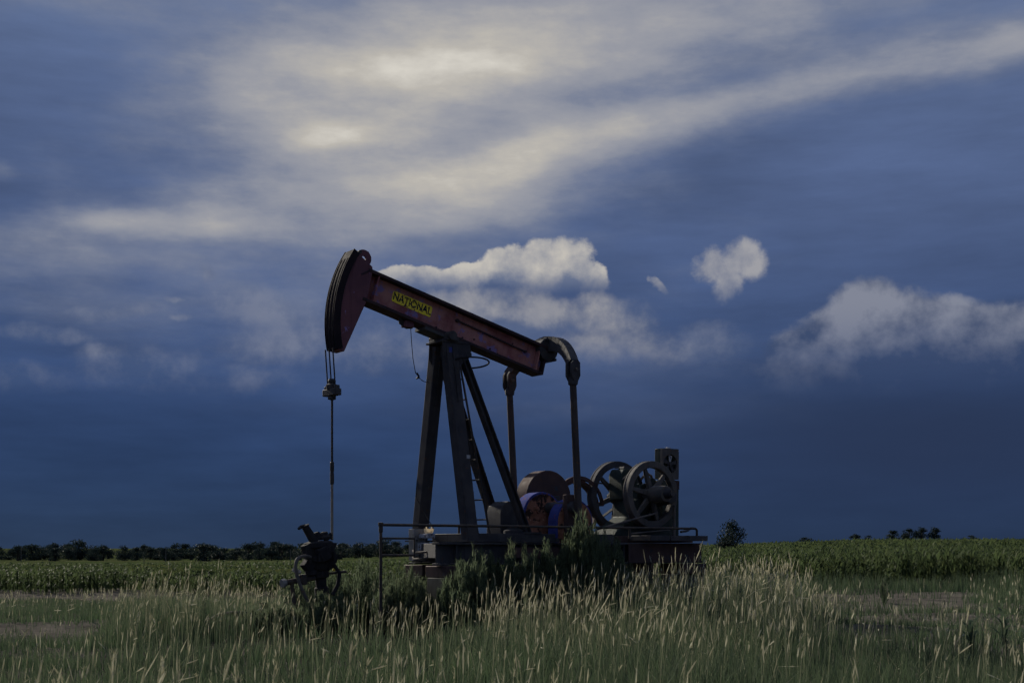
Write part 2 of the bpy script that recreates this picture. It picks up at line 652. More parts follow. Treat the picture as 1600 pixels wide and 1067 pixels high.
M['wheel_iron'] = worn_paint('wheel_iron', (0.085, 0.080, 0.078), (0.13, 0.115, 0.105), (0.06, 0.055, 0.055), (0.15, 0.09, 0.055), 0.60, 0.60, 0.55, 3.0)
M['engine_green'] = worn_paint('engine_green', (0.028, 0.040, 0.036), (0.045, 0.055, 0.050), (0.03, 0.03, 0.03), (0.09, 0.05, 0.03), 0.60, 0.62, 0.55, 3.0)
M['grey_post'] = worn_paint('grey_post', (0.19, 0.185, 0.18), (0.28, 0.27, 0.26), (0.11, 0.10, 0.10), (0.16, 0.09, 0.06), 0.58, 0.60, 0.7, 5.0)
M['pale_paint'] = worn_paint('pale_paint', (0.34, 0.35, 0.38), (0.46, 0.46, 0.48), (0.10, 0.09, 0.10), (0.17, 0.09, 0.06), 0.52, 0.56, 0.6, 9.0)
M['rail_iron'] = worn_paint('rail_iron', (0.045, 0.042, 0.042), (0.075, 0.062, 0.055), (0.05, 0.045, 0.045), (0.13, 0.07, 0.04), 0.60, 0.58, 0.55, 4.0)
M['black_rubber'] = worn_paint('black_rubber', (0.016, 0.016, 0.018), (0.028, 0.028, 0.030), (0.022, 0.022, 0.022), (0.05, 0.045, 0.04), 0.6, 0.66, 0.5, 6.0)
M['rod_steel'] = worn_paint('rod_steel', (0.20, 0.17, 0.14), (0.28, 0.24, 0.19), (0.14, 0.11, 0.09), (0.22, 0.13, 0.08), 0.6, 0.62, 0.4, 6.0)
M['rod_dark'] = worn_paint('rod_dark', (0.045, 0.042, 0.042), (0.065, 0.058, 0.055), (0.05, 0.045, 0.045), (0.10, 0.06, 0.04), 0.6, 0.62, 0.45, 6.0)
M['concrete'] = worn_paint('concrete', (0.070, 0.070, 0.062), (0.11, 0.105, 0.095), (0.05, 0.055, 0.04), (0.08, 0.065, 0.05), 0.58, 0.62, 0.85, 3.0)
M['pink_rust_pipe'] = worn_paint('pink_rust_pipe', (0.24, 0.16, 0.15), (0.34, 0.24, 0.22), (0.16, 0.10, 0.09), (0.18, 0.09, 0.06), 0.6, 0.62, 0.5, 5.0)
M['cream_plastic'] = worn_paint('cream_plastic', (0.72, 0.66, 0.56), (0.80, 0.75, 0.66), (0.45, 0.38, 0.30), (0.30, 0.22, 0.16), 0.62, 0.66, 0.45, 8.0)
_m = Mat('lettering_dark', 0.6)
M['lettering_dark'] = _m.base(_m.mix(_m.step(_m.noise(22.0, 6, 0.7, off=(1.7, 0, 0.2)), 0.56, 0.60), (0.020, 0.018, 0.028), (0.62, 0.46, 0.06))).m
_m = Mat('yellow_cap', 0.4)
M['yellow_cap'] = _m.base((0.80, 0.66, 0.05)).m

_m = Mat('plate_yellow', 0.5)
_w = _m.step(_m.noise(16.0, 6, 0.65, stretch=(1, 1, 1.6), off=(2.3, 0, 0.4)), 0.565, 0.60)
_c = _m.mix(_m.step(_m.noise(7.0, 4, 0.6), 0.4, 0.7), (0.95, 0.78, 0.05), (0.92, 0.68, 0.07))
M['plate_yellow'] = _m.base(_m.mix(_w, _c, (0.075, 0.035, 0.055))).m

_m = Mat('cream_plastic_thin', 0.4)
_c = _m.mix(_m.step(_m.noise(9.0, 4, 0.6), 0.4, 0.7), (0.80, 0.74, 0.62), (0.70, 0.62, 0.50))
_m.base(_c)
_t = _m.node('ShaderNodeBsdfTranslucent')
_m.t.links.new(_c, _t.inputs['Color'])
_x = _m.node('ShaderNodeMixShader')
_x.inputs[0].default_value = 0.55
_m.t.links.new(_m.b.outputs[0], _x.inputs[1])
_m.t.links.new(_t.outputs[0], _x.inputs[2])
_m.t.links.new(_x.outputs[0], [q for q in _m.t.nodes if q.type == 'OUTPUT_MATERIAL'][0].inputs['Surface'])
M['cream_plastic'] = _m.m


# ------------------------------------------------------------------ ground
def sstep(x, a, b):
    t = np.clip((np.asarray(x, float) - a) / (b - a), 0, 1)
    return t * t * (3 - 2 * t)


def ground_z(x, y):
    """gentle farmland: it falls away on the left and swells on the right"""
    x, y = np.asarray(x, float), np.asarray(y, float)
    r = np.hypot(x, y)
    b = x / np.maximum(y, 8.0)
    b = np.clip(b, -1.2, 1.2)
    lift = -2.7 + 3.6 * sstep(b, -0.22, 0.14) + 1.15 * sstep(b, 0.12, 0.30)
    far = sstep(r, 45, 320)
    z = lift * far * np.where(y > 0, 1, 0.3)
    z = z - 2.5 * sstep(r, 340, 900) * sstep(lift, -1, 1)
    z = z - 0.42 * sstep(r, 22, 42) * (1 - sstep(b, -0.16, 0.06)) * (y > 0)
    # low mound of the well pad's right-hand verge, ruts elsewhere
    z = z + 0.08 * np.exp(-(((x - 2.6) / 3.2) ** 2 + ((y - 18.5) / 2.6) ** 2))
    z = z + (0.035 * np.sin(x * 1.3 + 0.7 * y) + 0.03 * np.sin(y * 1.9 - 0.6 * x)) * (1 - sstep(r, 60, 120))
    return z


_rr = np.concatenate([np.linspace(0.0, 60, 110), 60 * (6000 / 60) ** np.linspace(0.02, 1, 70)])
_tt = np.linspace(-math.pi, math.pi, 241)[:-1]
_gr, _gt = np.meshgrid(_rr, _tt, indexing='ij')
_gx, _gy = _gr * np.sin(_gt), _gr * np.cos(_gt)
_V = np.stack([_gx, _gy, ground_z(_gx, _gy)], -1).reshape(-1, 3)
_n = len(_tt)
_i, _j = np.meshgrid(np.arange(len(_rr) - 1), np.arange(_n), indexing='ij')
_F = np.stack([_i * _n + _j, (_i + 1) * _n + _j, (_i + 1) * _n + (_j + 1) % _n, _i * _n + (_j + 1) % _n], -1).reshape(-1, 4)

_m = Mat('field_ground', 1.0)
_m.b.inputs['Specular IOR Level'].default_value = 0.0
_pos = _m.node('ShaderNodeNewGeometry').outputs['Position']
_sep = _m.node('ShaderNodeSeparateXYZ')
_m.t.links.new(_pos, _sep.inputs[0])
_soil = _m.mix(_m.step(_m.noise(1.4, 6, 0.65), 0.35, 0.7), (0.060, 0.056, 0.050), (0.130, 0.118, 0.100))
_soil = _m.mix(_m.math('MULTIPLY', _m.step(_m.noise(14.0, 6, 0.7), 0.5, 0.7), 0.6), _soil, (0.19, 0.172, 0.145))
_grass = _m.mix(_m.step(_m.noise(0.9, 5, 0.6, off=(4, 4, 0)), 0.4, 0.65), (0.030, 0.042, 0.018), (0.060, 0.062, 0.030))
_pad = _m.step(_m.noise(0.28, 4, 0.6, off=(1, 7, 0)), 0.56, 0.70)
_near = _m.mix(_pad, _soil, _grass)
# oil-blackened earth round the well
_dx = _m.math('MULTIPLY', _m.math('ADD', _sep.outputs[0], 2.6), 0.30)
_dy = _m.math('MULTIPLY', _m.math('SUBTRACT', _sep.outputs[1], 18.6), 0.32)
_oil = _m.math('ADD', _m.math('MULTIPLY', _dx, _dx), _m.math('MULTIPLY', _dy, _dy))
_oil = _m.math('ADD', _oil, _m.math('MULTIPLY', _m.noise(1.1, 5, 0.6, off=(3, 3, 0)), 0.9))
_near = _m.mix(_m.step(_oil, 1.75, 0.95), _near, (0.020, 0.018, 0.018))
_farf = _m.mix(_m.step(_m.noise(0.02, 3, 0.5, stretch=(0.35, 2.0, 1)), 0.45, 0.55), (0.040, 0.056, 0.022), (0.060, 0.066, 0.030))
_m.base(_m.mix(_m.step(_sep.outputs[1], 45, 90), _near, _farf))
_m.bump(_m.noise(9.0, 8, 0.7), 0.8, 0.05)
ground = mesh_np('ground', _V, _F, _m.m, smooth=True)
put(ground, kind='structure')


# ------------------------------------------------------------------ pumpjack
# local frame: x towards the horse head, y towards the viewer's side, z up
PJ_LOC, PJ_ROT = (-1.08, 20.0, 0.0), R(216)
pj = empty('pumpjack', PJ_LOC, PJ_ROT)
put(pj, 'dark oil pumpjack with raised reddish walking beam and maroon horse head', 'pumpjack')
TILT = R(14.3)
BEAM_Z = 4.80
_ct, _st = math.cos(TILT), math.sin(TILT)


def on_beam(x, y, z):
    """a point given along the tilted beam, in pumpjack coordinates"""
    return (x * _ct - z * _st, y, BEAM_Z + x * _st + z * _ct)


def tilted(o):
    o.location = (0, 0, BEAM_Z)
    o.rotation_euler = (0, -TILT, 0)
    return o


# walking beam: web with flanges, stiffeners, bolts and the long grease rod
m = MB().box((-0.24, 0, 0), (3.46, 0.03, 0.40))
beam = tilted(m.build('walking_beam', M['beam_red'], pj))
MB().bar((-1.97, 0, 0.226), (1.49, 0, 0.226), 0.27, 0.048).build('top_flange', M['flange_dark'], beam, 0.006)
MB().bar((-1.97, 0, -0.226), (1.49, 0, -0.226), 0.27, 0.048).build('bottom_flange', M['flange_dark'], beam, 0.006)
m = MB()
for k in (-1, 1):
    m.bar((-0.235, k * 0.035, 0.075), (-1.62, k * 0.035, 0.045), 0.022, 0.022)
m.tube((-0.235, -0.05, 0.075), (-0.235, 0.05, 0.075), 0.028).tube((-1.62, -0.05, 0.045), (-1.62, 0.05, 0.045), 0.02)
m.build('grease_rod', M['flange_dark'], beam)
for x, z in ((-0.62, -0.10), (-0.95, -0.14), (-1.10, -0.17), (-0.40, -0.15), (0.10, -0.16), (-1.35, 0.09)):
    MB().tube((x, 0.012, z), (x, 0.032, z), 0.014, n=6).build('bolt', M['flange_dark'], beam)
for x in (-1.84, 1.30):
    for k in (-1, 1):
        MB().box((x, k * 0.07, 0), (0.02, 0.11, 0.398)).build('stiffener', M['beam_red'], beam)
m = MB().bar((-1.97, 0, 0), (-2.0, 0, 0), 0.24, 0.47).build('end_plate', M['flange_dark'], beam, 0.004)

# name plate on the web, lettering painted on it
plate = MB()
_pp = []
for cx, cz, a0 in ((0.33, 0.055, 0), (-0.33, 0.055, 90), (-0.33, -0.055, 180), (0.33, -0.055, 270)):
    for q in range(5):
        t = R(a0 + q * 22.5)
        _pp.append((cx + 0.03 * math.cos(t), cz + 0.03 * math.sin(t)))
plate.prism(_pp, -0.003, 0.003)
plate = plate.build('name_plate', M['plate_yellow'], pj)
plate.location = on_beam(0.60, 0.020, 0.035)
plate.rotation_euler = (0, -TILT, 0)
plate['label'] = 'worn yellow name plate with dark lettering NATIONAL'
_ge = bpy.data.curves.new('lettering', 'FONT')
_ge.body = 'NATIONAL'
_ge.align_x, _ge.align_y = 'CENTER', 'CENTER'
_ge.size = 0.155
_ge.offset = 0.004
_ge.extrude = 0.0012
_to = bpy.data.objects.new('lettering_source', _ge)
C.objects.link(_to)
bpy.context.view_layer.update()
_me = bpy.data.meshes.new_from_object(_to.evaluated_get(bpy.context.evaluated_depsgraph_get()))
bpy.data.objects.remove(_to)
_me.name = 'lettering'
_me.materials.clear()
_me.materials.append(M['lettering_dark'])
for dx, dz, sx, sz in ((0.0, 0.0, 0.90, 1.05),):
    lt = bpy.data.objects.new('lettering', _me)
    C.objects.link(lt)
    lt.parent = plate
    # text faces the viewer's side: its right runs towards -x of the pumpjack
    lt.matrix_local = Matrix.Translation((-dx, 0.0046, dz)) @ Matrix(((-1, 0, 0, 0), (0, 0, 1, 0), (0, 1, 0, 0), (0, 0, 0, 1))) @ Matrix.Diagonal((sx, sz, 1, 1))

# horse head: two cheek plates and a curved track for the bridle
HC = (0.0, 4.55)
cheek = [(1.56, 5.60), (1.33, 5.44), (1.325, 5.365), (1.425, 4.924), (1.806, 4.133), (1.918, 4.150), (1.928, 4.45), (1.901, 4.758), (1.862, 4.98), (1.806, 5.172), (1.72, 5.35), (1.641, 5.476)]
head = MB().prism(cheek, -0.125, 0.125).build('horse_head', M['head_maroon'], pj, 0.006)
_a0, _a1 = math.atan2(4.16 - HC[1], 1.93), math.atan2(5.63 - HC[1], 1.60)
MB().ring(HC, 1.985, 1.915, -0.130, 0.130, 26, _a0, _a1).build('track_plate', M['track_dark'], head, 0.005)
for k in (-1, 1):
    MB().ring(HC, 1.99, 1.88, k * 0.140 - 0.009, k * 0.140 + 0.009, 26, _a0, _a1).build('track_rim', M['track_dark'], head)
ear = MB().ring((1.415, 5.575), 0.130, 0.034, -0.012, 0.012, 24)
ear.prism([(1.32, 5.47), (1.36, 5.46), (1.36, 5.685), (1.33, 5.685), (1.284, 5.60)], -0.0105, 0.0105)
ear.prism([(1.50, 5.47), (1.56, 5.50), (1.60, 5.60), (1.50, 5.66), (1.478, 5.62)], -0.0105, 0.0105)
ear.build('lifting_ear', M['head_maroon'], head)
for v in (-0.095, 0.0, 0.095):
    MB().ring(HC, 1.992, 1.986, v - 0.010, v + 0.010, 26, _a0 - 0.01, _a1 - 0.08).build('bridle_strand', M['track_dark'], head)
MB().tube((1.54, -0.13, 5.63), (1.54, 0.13, 5.63), 0.03).build('bridle_anchor', M['steel_dark'], head)
MB().bar((1.34, 0.13, 5.40), (1.52, 0.13, 5.30), 0.012, 0.02).build('weld_strip', M['flange_dark'], head)

# bridle wires, carrier bar, polished rod
RX = 1.962
for v in (-0.115, 0.0, 0.115):
    MB().tube((RX + 0.03, v, 4.17), (RX - 0.012, v, 3.60), 0.011, n=8).build('bridle_wire', M['rod_dark'], pj)
cb = MB().box((1.945, 0, 3.53), (0.13, 0.36, 0.10))
cb.box((1.945, -0.15, 3.60), (0.08, 0.05, 0.06)).box((1.945, 0.15, 3.60), (0.08, 0.05, 0.06))
cb = cb.build('carrier_bar', M['steel_dark'], pj, 0.01)
MB().lathe([(0.03, 3.582), (0.085, 3.585), (0.09, 3.64), (0.05, 3.66), (0.06, 3.70), (0.045, 3.73)], (1.945, 0)).build('rod_clamp', M['steel_dark'], cb)
MB().lathe([(0.03, 3.42), (0.06, 3.43), (0.06, 3.478), (0.03, 3.478)], (1.945, 0)).build('load_nut', M['steel_dark'], cb)
rod = MB().tube((1.942, 0, 3.45), (1.942, 0, 2.28), 0.017).build('polished_rod', M['rod_dark'], pj)
MB().lathe([(0.02, 2.18), (0.03, 2.19), (0.03, 2.34), (0.024, 2.36), (0.03, 2.38), (0.03, 2.50), (0.02, 2.51)], (1.942, 0), 12).build('rod_coupling', M['rod_dark'], rod)
MB().tube((1.942, 0, 2.20), (1.942, 0, 1.36), 0.019).build('rod_liner', M['rod_steel'], rod)

# Samson post: two front legs, two raked back legs, head plate and bearing
post = [('near front', (-0.02, 0.13, 4.40), (-0.06, 0.68, 1.34), 0.20, 0.19), ('far front', (0.01, -0.13, 4.40), (0.012, -0.68, 1.34), 0.20, 0.19),
        ('far back', (-0.10, -0.14, 4.18), (-1.50, -0.52, 1.34), 0.15, 0.14), ('near back', (-0.22, 0.15, 4.34), (-1.30, 0.46, 1.47), 0.13, 0.11)]
for nm, p0, p1, w, h in post:
    o = (MB().bar(p0, p1, w, h, (1, 0, 0)) if 'front' in nm else MB().ibeam(p0, p1, w, h, 0.022, 0.018)).build('tower_leg', M['leg_steel'], pj, 0.012)
    p1, p0 = Vector(p1), Vector(p0)
    MB().box(p1 + Vector((0, 0, 0.012)), (0.34, 0.32, 0.024)).build('foot_plate', M['steel_dark'], o)
    if 'back' not in nm:
        d = (p1 - p0)
        MB().bar(p0 + d * 0.02, p0 + d * 0.30, 0.235, 0.02, (0, 1, 0)).build('gusset', M['leg_steel'], o)
capt = MB().prism([(-0.36, 4.42), (0.15, 4.42), (0.16, 4.20), (0.03, 3.95), (-0.20, 3.95), (-0.40, 4.20)], -0.17, -0.15)
capt.prism([(-0.36, 4.42), (0.15, 4.42), (0.13, 4.22), (0.05, 4.02), (-0.12, 4.02), (-0.40, 4.25)], 0.20, 0.22)
capt.box((-0.08, 0, 4.435), (0.50, 0.46, 0.03))
capt.build('tower_cap', M['leg_steel'], pj, 0.004)
sb = MB().box((-0.02, 0, 4.475), (0.22, 0.52, 0.05)).tube((-0.0, -0.30, 4.52), (-0.0, 0.30, 4.52), 0.075, n=18)
sb.build('saddle_bearing', M['steel_dark'], pj, 0.006)
m = MB()
for x in (-0.34, -0.16, 0.10, 0.28):
    for k in (-1, 1):
        m.tube(on_beam(x, k * 0.115, -0.31), on_beam(x, k * 0.115, -0.235), 0.018, n=6)
m.bar(on_beam(-0.42, 0, -0.278), on_beam(0.36, 0, -0.278), 0.30, 0.05)
m.build('saddle_plate', M['steel_dark'], pj)
MB().box((0.005, 0.245, 4.30), (0.085, 0.012, 0.085)).build('blue_tag', M['blue_rim'], pj)
t = MB().box((-0.035, 0.66, 2.63), (0.06, 0.012, 0.055)).build('paper_tag', M['pale_paint'], pj)
t['label'] = 'small pale square sticker on the tower leg'
MB().path([on_beam(0.72, 0.0, -0.252), on_beam(0.72, 0, -0.30), on_beam(0.60, 0, -0.33), on_beam(0.52, 0, -0.30), on_beam(0.52, 0, -0.252)], 0.035).build('cable_lug', M['steel_dark'], pj)
MB().box(on_beam(0.60, 0.02, -0.295), (0.16, 0.13, 0.10)).build('stop_block', M['head_maroon'], pj, 0.008)
_w = [(0.60, 0.02, 4.60), (0.585, 0.02, 4.40), (0.56, 0.02, 4.15), (0.52, 0.03, 3.93), (0.47, 0.03, 3.89), (0.44, 0.03, 3.845), (0.37, 0.03, 3.81), (0.27, 0.03, 3.80)]
wire = MB().path(_w, 0.006, 5).build('hanging_wire', M['rod_dark'], pj)
MB().path([(0.50, 0.03, 3.93), (0.47, 0.05, 3.88), (0.49, 0.02, 3.85), (0.45, 0.03, 3.87)], 0.016, 6).build('wire_knot', M['black_rubber'], wire)
# hose loop hanging on the tower
_h = []
for k in range(33):
    t = 2 * math.pi * k / 32
    _h.append((-0.36 - 0.36 * math.cos(t), 0.22 + 0.10 * math.sin(t), 4.14 + 0.075 * math.sin(t) + 0.02 * math.cos(t)))
MB().path(_h, 0.014, 7).build('hose_loop', M['black_rubber'], pj)

# ladder on the back of the tower
def lad(t, v):
    return (-0.10 - 0.56 * t, v, 4.05 - 2.62 * t)
for v in (0.02, 0.34):
    MB().tube(lad(0.0, v), lad(1.0, v), 0.017, n=8).build('ladder_rail', M['rail_iron'], pj)
for k in range(8):
    t = 0.075 + k * 0.118
    MB().tube(lad(t, 0.02), lad(t, 0.34), 0.012, n=8).build('ladder_rung', M['rail_iron'], pj)
MB().path([(0.1, -0.60, 2.35), (0.14, -0.58, 2.05), (0.06, -0.40, 1.75), (-0.02, -0.3, 1.55)], 0.007, 5).build('loose_cable', M['rod_dark'], pj)

# equalizer: bowed yoke across the rear of the beam, pitman arms hang from its ends
bow = MB()
pts = []
for k in range(17):
    v = -0.87 + 1.74 * k / 16
    q = abs(v / 0.87)
    pts.append((-2.06 + 0.16 * q ** 2, v, 4.60 - 0.42 * q ** 2.4))
for i in range(16):
    q0, q1 = abs(-0.87 + 1.74 * i / 16) / 0.87, abs(-0.87 + 1.74 * (i + 1) / 16) / 0.87
    bow.bar(pts[i], pts[i + 1], 0.15, 0.27 - 0.13 * q0, (1, 0, 0), 0.15, 0.27 - 0.13 * q1)
bow = bow.build('equalizer', M['steel_dark'], pj)
MB().ring((-1.99, 4.50), 0.19, 0.05, -0.13, 0.13, 24).build('equalizer_bearing', M['steel_dark'], bow, 0.008)
for z, x in ((4.31, -1.96), (4.34, -2.10), (4.67, -1.93)):
    MB().tube((x, -0.15, z), (x, 0.17, z), 0.025, n=6).build('bearing_bolt', M['steel_dark'], bow)
SHAFT = (-1.97, 1.90)
for v, x0 in ((0.885, -1.89), (-0.83, -1.885)):
    top = Vector((x0, v, 4.08))
    bot = Vector((-2.02, v, 1.46))
    p = MB().tube(top - Vector((0, 0, 0.16)), bot + Vector((0, 0, 0.1)), 0.055, 0.062, 14).build('pitman_arm', M['pitman'], pj)
    fork = MB()
    for k in (-1, 1):
        q = top + Vector((0, k * 0.062, 0))
        fork.prism([(q.x - 0.085, q.z + 0.11), (q.x - 0.03, q.z + 0.16), (q.x + 0.05, q.z + 0.15), (q.x + 0.085, q.z + 0.09), (q.x + 0.085, q.z - 0.10), (q.x + 0.045, q.z - 0.17), (q.x - 0.055, q.z - 0.17), (q.x - 0.09, q.z - 0.09)], q.y - 0.02, q.y + 0.02)
    fork.lathe([(0.075, top.z - 0.24), (0.085, top.z - 0.17), (0.06, top.z - 0.12)], (top.x - 0.004, top.y), 12)
    fork.build('pitman_fork', M['steel_dark'], p)
    MB().tube(top + Vector((0, -0.11, 0)), top + Vector((0, 0.11, 0)), 0.03, n=10).build('wrist_pin', M['wheel_iron'], p)
    MB().ring((bot.x, bot.z), 0.14, 0.05, v - 0.07, v + 0.07, 20).build('crank_bearing', M['steel_dark'], p)

# gear reducer, cranks, counterweights
gb = []
for k in range(25):
    t = math.pi * k / 24
    gb.append((-2.22 + 0.47 * math.cos(t), 2.07 + 0.47 * math.sin(t)))
gb = MB().prism(gb + [(-2.72, 1.47), (-1.72, 1.47)], -0.46, -0.16)
gb = gb.build('gear_reducer', M['brown_iron'], pj, 0.012)
MB().prism([(-2.40, 2.12), (-2.05, 2.10), (-2.02, 1.60), (-2.45, 1.60)], -0.158, -0.10).build('inspection_cover', M['steel_dark'], gb, 0.01)
MB().tube((SHAFT[0], -0.95, SHAFT[1]), (SHAFT[0], 0.86, SHAFT[1]), 0.09, n=16).build('crankshaft', M['steel_dark'], gb)


def weight(name, cx, cz, r, zb, v0, v1, parent=pj):
    """thick round-topped iron counterweight: painted rim, rusted faces set in"""
    arc = [(cx + r * math.cos(math.pi * k / 24), cz + r * math.sin(math.pi * k / 24)) for k in range(25)]
    o = MB().prism(arc + [(cx - r, zb), (cx + r, zb)], v0, v1).build(name, M['blue_rim'], parent, 0.012)
    ri = r - 0.035
    arc = [(cx + ri * math.cos(math.pi * k / 24), cz + ri * math.sin(math.pi * k / 24)) for k in range(25)]
    MB().prism(arc + [(cx - ri, zb + 0.03), (cx + ri, zb + 0.03)], v1 + 0.0005, v1 + 0.014).build('weight_face', M['rust_face'], o)
    return o


w1 = weight('counterweight', -1.86, 1.76, 0.40, 1.28, -0.14, 0.14)
for dx, dz, s in ((0.12, 0.10, 0.07), (-0.1, 0.16, 0.05), (0.02, -0.12, 0.08), (-0.16, -0.08, 0.06)):
    MB().box((-1.86 + dx, 0.165, 1.76 + dz), (s, 0.03, s * 1.3), Matrix.Rotation(dx * 5, 3, 'Y')).build('cast_lug', M['rust_face'], w1, 0.01)
w2 = weight('counterweight', -2.14, 1.66, 0.38, 1.20, 0.40, 0.62)
w3 = weight('counterweight', -2.05, 1.66, 0.40, 1.20, -0.86, -0.62)
for v in (0.70, -0.72):
    arm = MB().prism([(-1.87, 2.10), (-2.09, 2.10), (-2.14, 1.45), (-2.02, 1.33), (-1.90, 1.45)], v - 0.05, v + 0.05).build('crank_arm', M['brown_iron'], pj, 0.01)
    MB().tube((-2.02, v, 1.46), (-2.02, v * 1.26, 1.46), 0.05, n=12).build('crank_pin', M['steel_dark'], arm)
# low dark motor box in front of the reducer
mb = MB().prism([(-1.42, 1.47), (-1.42, 1.85), (-1.34, 1.97), (-1.20, 2.0), (-1.08, 1.93), (-1.04, 1.80), (-1.04, 1.47)], -0.30, 0.10).build('brake_housing', M['steel_dark'], pj, 0.012)
MB().lathe([(0.20, 1.472), (0.20, 1.52), (0.14, 1.55), (0.14, 1.60)], (-1.22, 0.26)).build('brake_drum', M['steel_dark'], mb)

# big belt sheave at the back
SV = (-3.10, 1.93)
sh = MB().ring(SV, 0.50, 0.435, -0.66, -0.50, 48).build('belt_sheave', M['brown_iron'], pj, 0.006)
MB().ring(SV, 0.10, 0.04, -0.68, -0.48, 20).build('sheave_hub', M['brown_iron'], sh)
for k in range(5):
    t = 2 * math.pi * k / 5 + 0.5
    MB().bar((SV[0] + 0.09 * math.cos(t), -0.58, SV[1] + 0.09 * math.sin(t)), (SV[0] + 0.44 * math.cos(t), -0.58, SV[1] + 0.44 * math.sin(t)), 0.06, 0.05).build('sheave_spoke', M['brown_iron'], sh)
g = MB().ring(SV, 0.56, 0.50, -0.47, -0.44, 30, R(20), R(175)).build('belt_guard', M['brown_iron'], pj)
MB().bar((-3.10, -0.58, 2.435), (-4.0, -0.58, 2.36), 0.09, 0.014).build('drive_belt', M['black_rubber'], pj)
MB().bar((-3.10, -0.58, 1.425), (-4.0, -0.58, 1.95), 0.09, 0.014).build('drive_belt', M['black_rubber'], pj)
MB().tube((-2.62, 0.62, 1.55), (-3.95, 0.62, 1.84), 0.017, n=8).build('tension_rod', M['wheel_iron'], pj)
MB().tube((-3.2, 0.80, 1.48), (-4.2, 0.66, 1.55), 0.012, n=8).build('tension_rod', M['wheel_iron'], pj)

# steel base: two long skid beams, cross members, deck plates
base = MB().ibeam((0.62, 0.76, 1.155), (-4.78, 0.76, 1.155), 0.20, 0.34, 0.03, 0.02).build('skid_beam', M['steel_dark'], pj, 0.004)
MB().ibeam((0.10, -0.76, 1.155), (-4.78, -0.76, 1.155), 0.20, 0.34, 0.03, 0.02).build('skid_beam', M['steel_dark'], pj, 0.004)
for x in (-0.1, -1.3, -2.6, -3.4, -4.6):
    MB().ibeam((x, -0.65, 1.16), (x, 0.65, 1.16), 0.14, 0.28, 0.025, 0.018, (1, 0, 0)).build('cross_member', M['steel_dark'], pj)
for x in (0.3, -0.9, -1.9, -3.0, -4.0):
    MB().box((x, 0.80, 1.155), (0.02, 0.10, 0.27)).build('skid_stiffener', M['steel_dark'], base)
MB().box((-1.62, -0.05, 1.401), (2.75, 1.30, 0.136)).build('sub_base', M['steel_dark'], pj, 0.008)
MB().box((-4.00, 0.0, 1.388), (1.70, 1.10, 0.11)).build('engine_bed', M['brown_iron'], pj, 0.008)
for k, x in enumerate((-3.55, -4.00, -4.43)):
    MB().box((x, 0.865, 1.405), (0.43, 0.52, 0.09)).build('deck_plank', M['steel_dark'], pj, 0.006)
MB().box((-3.9, 0.875, 1.16), (1.66, 0.018, 0.32)).build('skirt_plate', M['brown_iron'], pj)
m = MB().prism([(-0.62, 1.33), (-0.62, 1.40), (-1.62, 1.40), (-1.62, 1.33)], 0.86, 0.88)
m.build('walkway_edge', M['steel_dark'], pj)
for k in range(3):
    MB().box((-0.75 - 0.36 * k, 0.872, 1.17), (0.28, 0.014, 0.16)).build('side_panel', M['brown_iron'], pj)

# grey foot under the far front leg, with flange bits and pale paint
ft = MB().box((0.20, -0.36, 1.29), (0.20, 0.02, 0.50)).box((0.30, -0.44, 1.29), (0.02, 0.15, 0.50)).box((0.10, -0.44, 1.29), (0.02, 0.15, 0.50))
ft = ft.build('foot_bracket', M['grey_post'], pj, 0.004)
ft['label'] = 'weathered pale grey steel foot bracket under the front leg'
MB().box((0.20, -0.20, 1.26), (0.10, 0.30, 0.13)).box((0.17, -0.20, 1.43), (0.14, 0.26, 0.07)).build('bracket_web', M['pale_paint'], ft, 0.006)
for x, z in ((0.13, 1.42), (0.27, 1.36), (0.13, 1.16), (0.27, 1.10)):
    MB().tube((x, -0.355, z), (x, -0.325, z), 0.016, n=6).build('bracket_bolt', M['steel_dark'], ft)
MB().bar((0.08, -0.66, 1.20), (0.52, 0.64, 1.20), 0.05, 0.22, (1, 0, 0)).build('front_channel', M['steel_dark'], pj, 0.006)
for z in (1.10, 1.2):
    MB().path([(0.33, -0.35, z), (0.40, -0.2, z - 0.03), (0.38, 0.1, z - 0.02), (0.33, 0.3, z)], 0.018, 7).build('conduit', M['rail_iron'], pj)

# ------------------------------------------------------------------ foundation piers
def to_world(u, v, z=0.0):
    c, s = math.cos(PJ_ROT), math.sin(PJ_ROT)
    return (PJ_LOC[0] + c * u - s * v, PJ_LOC[1] + s * u + c * v, z)


def pier(u, v, label, sx=0.55, sy=0.5):
    r = empty('foundation_pier', to_world(u, v), PJ_ROT)
    put(r, label, 'pier', 'piers under the pumpjack base')
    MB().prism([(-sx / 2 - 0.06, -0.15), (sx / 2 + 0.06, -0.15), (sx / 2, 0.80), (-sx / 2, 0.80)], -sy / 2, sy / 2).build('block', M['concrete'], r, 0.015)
    for k in (-1, 1):
        MB().box((k * sx / 4, 0, 0.888), (sx / 2 - 0.02, sy + 0.12, 0.17)).build('timber', M['brown_iron'], r, 0.01)


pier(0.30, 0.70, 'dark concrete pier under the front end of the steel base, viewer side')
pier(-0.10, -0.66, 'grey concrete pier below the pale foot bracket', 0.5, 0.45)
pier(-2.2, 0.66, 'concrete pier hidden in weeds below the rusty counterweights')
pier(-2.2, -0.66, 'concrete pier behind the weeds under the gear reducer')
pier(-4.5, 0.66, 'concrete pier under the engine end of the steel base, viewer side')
pier(-4.5, -0.66, 'concrete pier under the engine end of the steel base, far side')

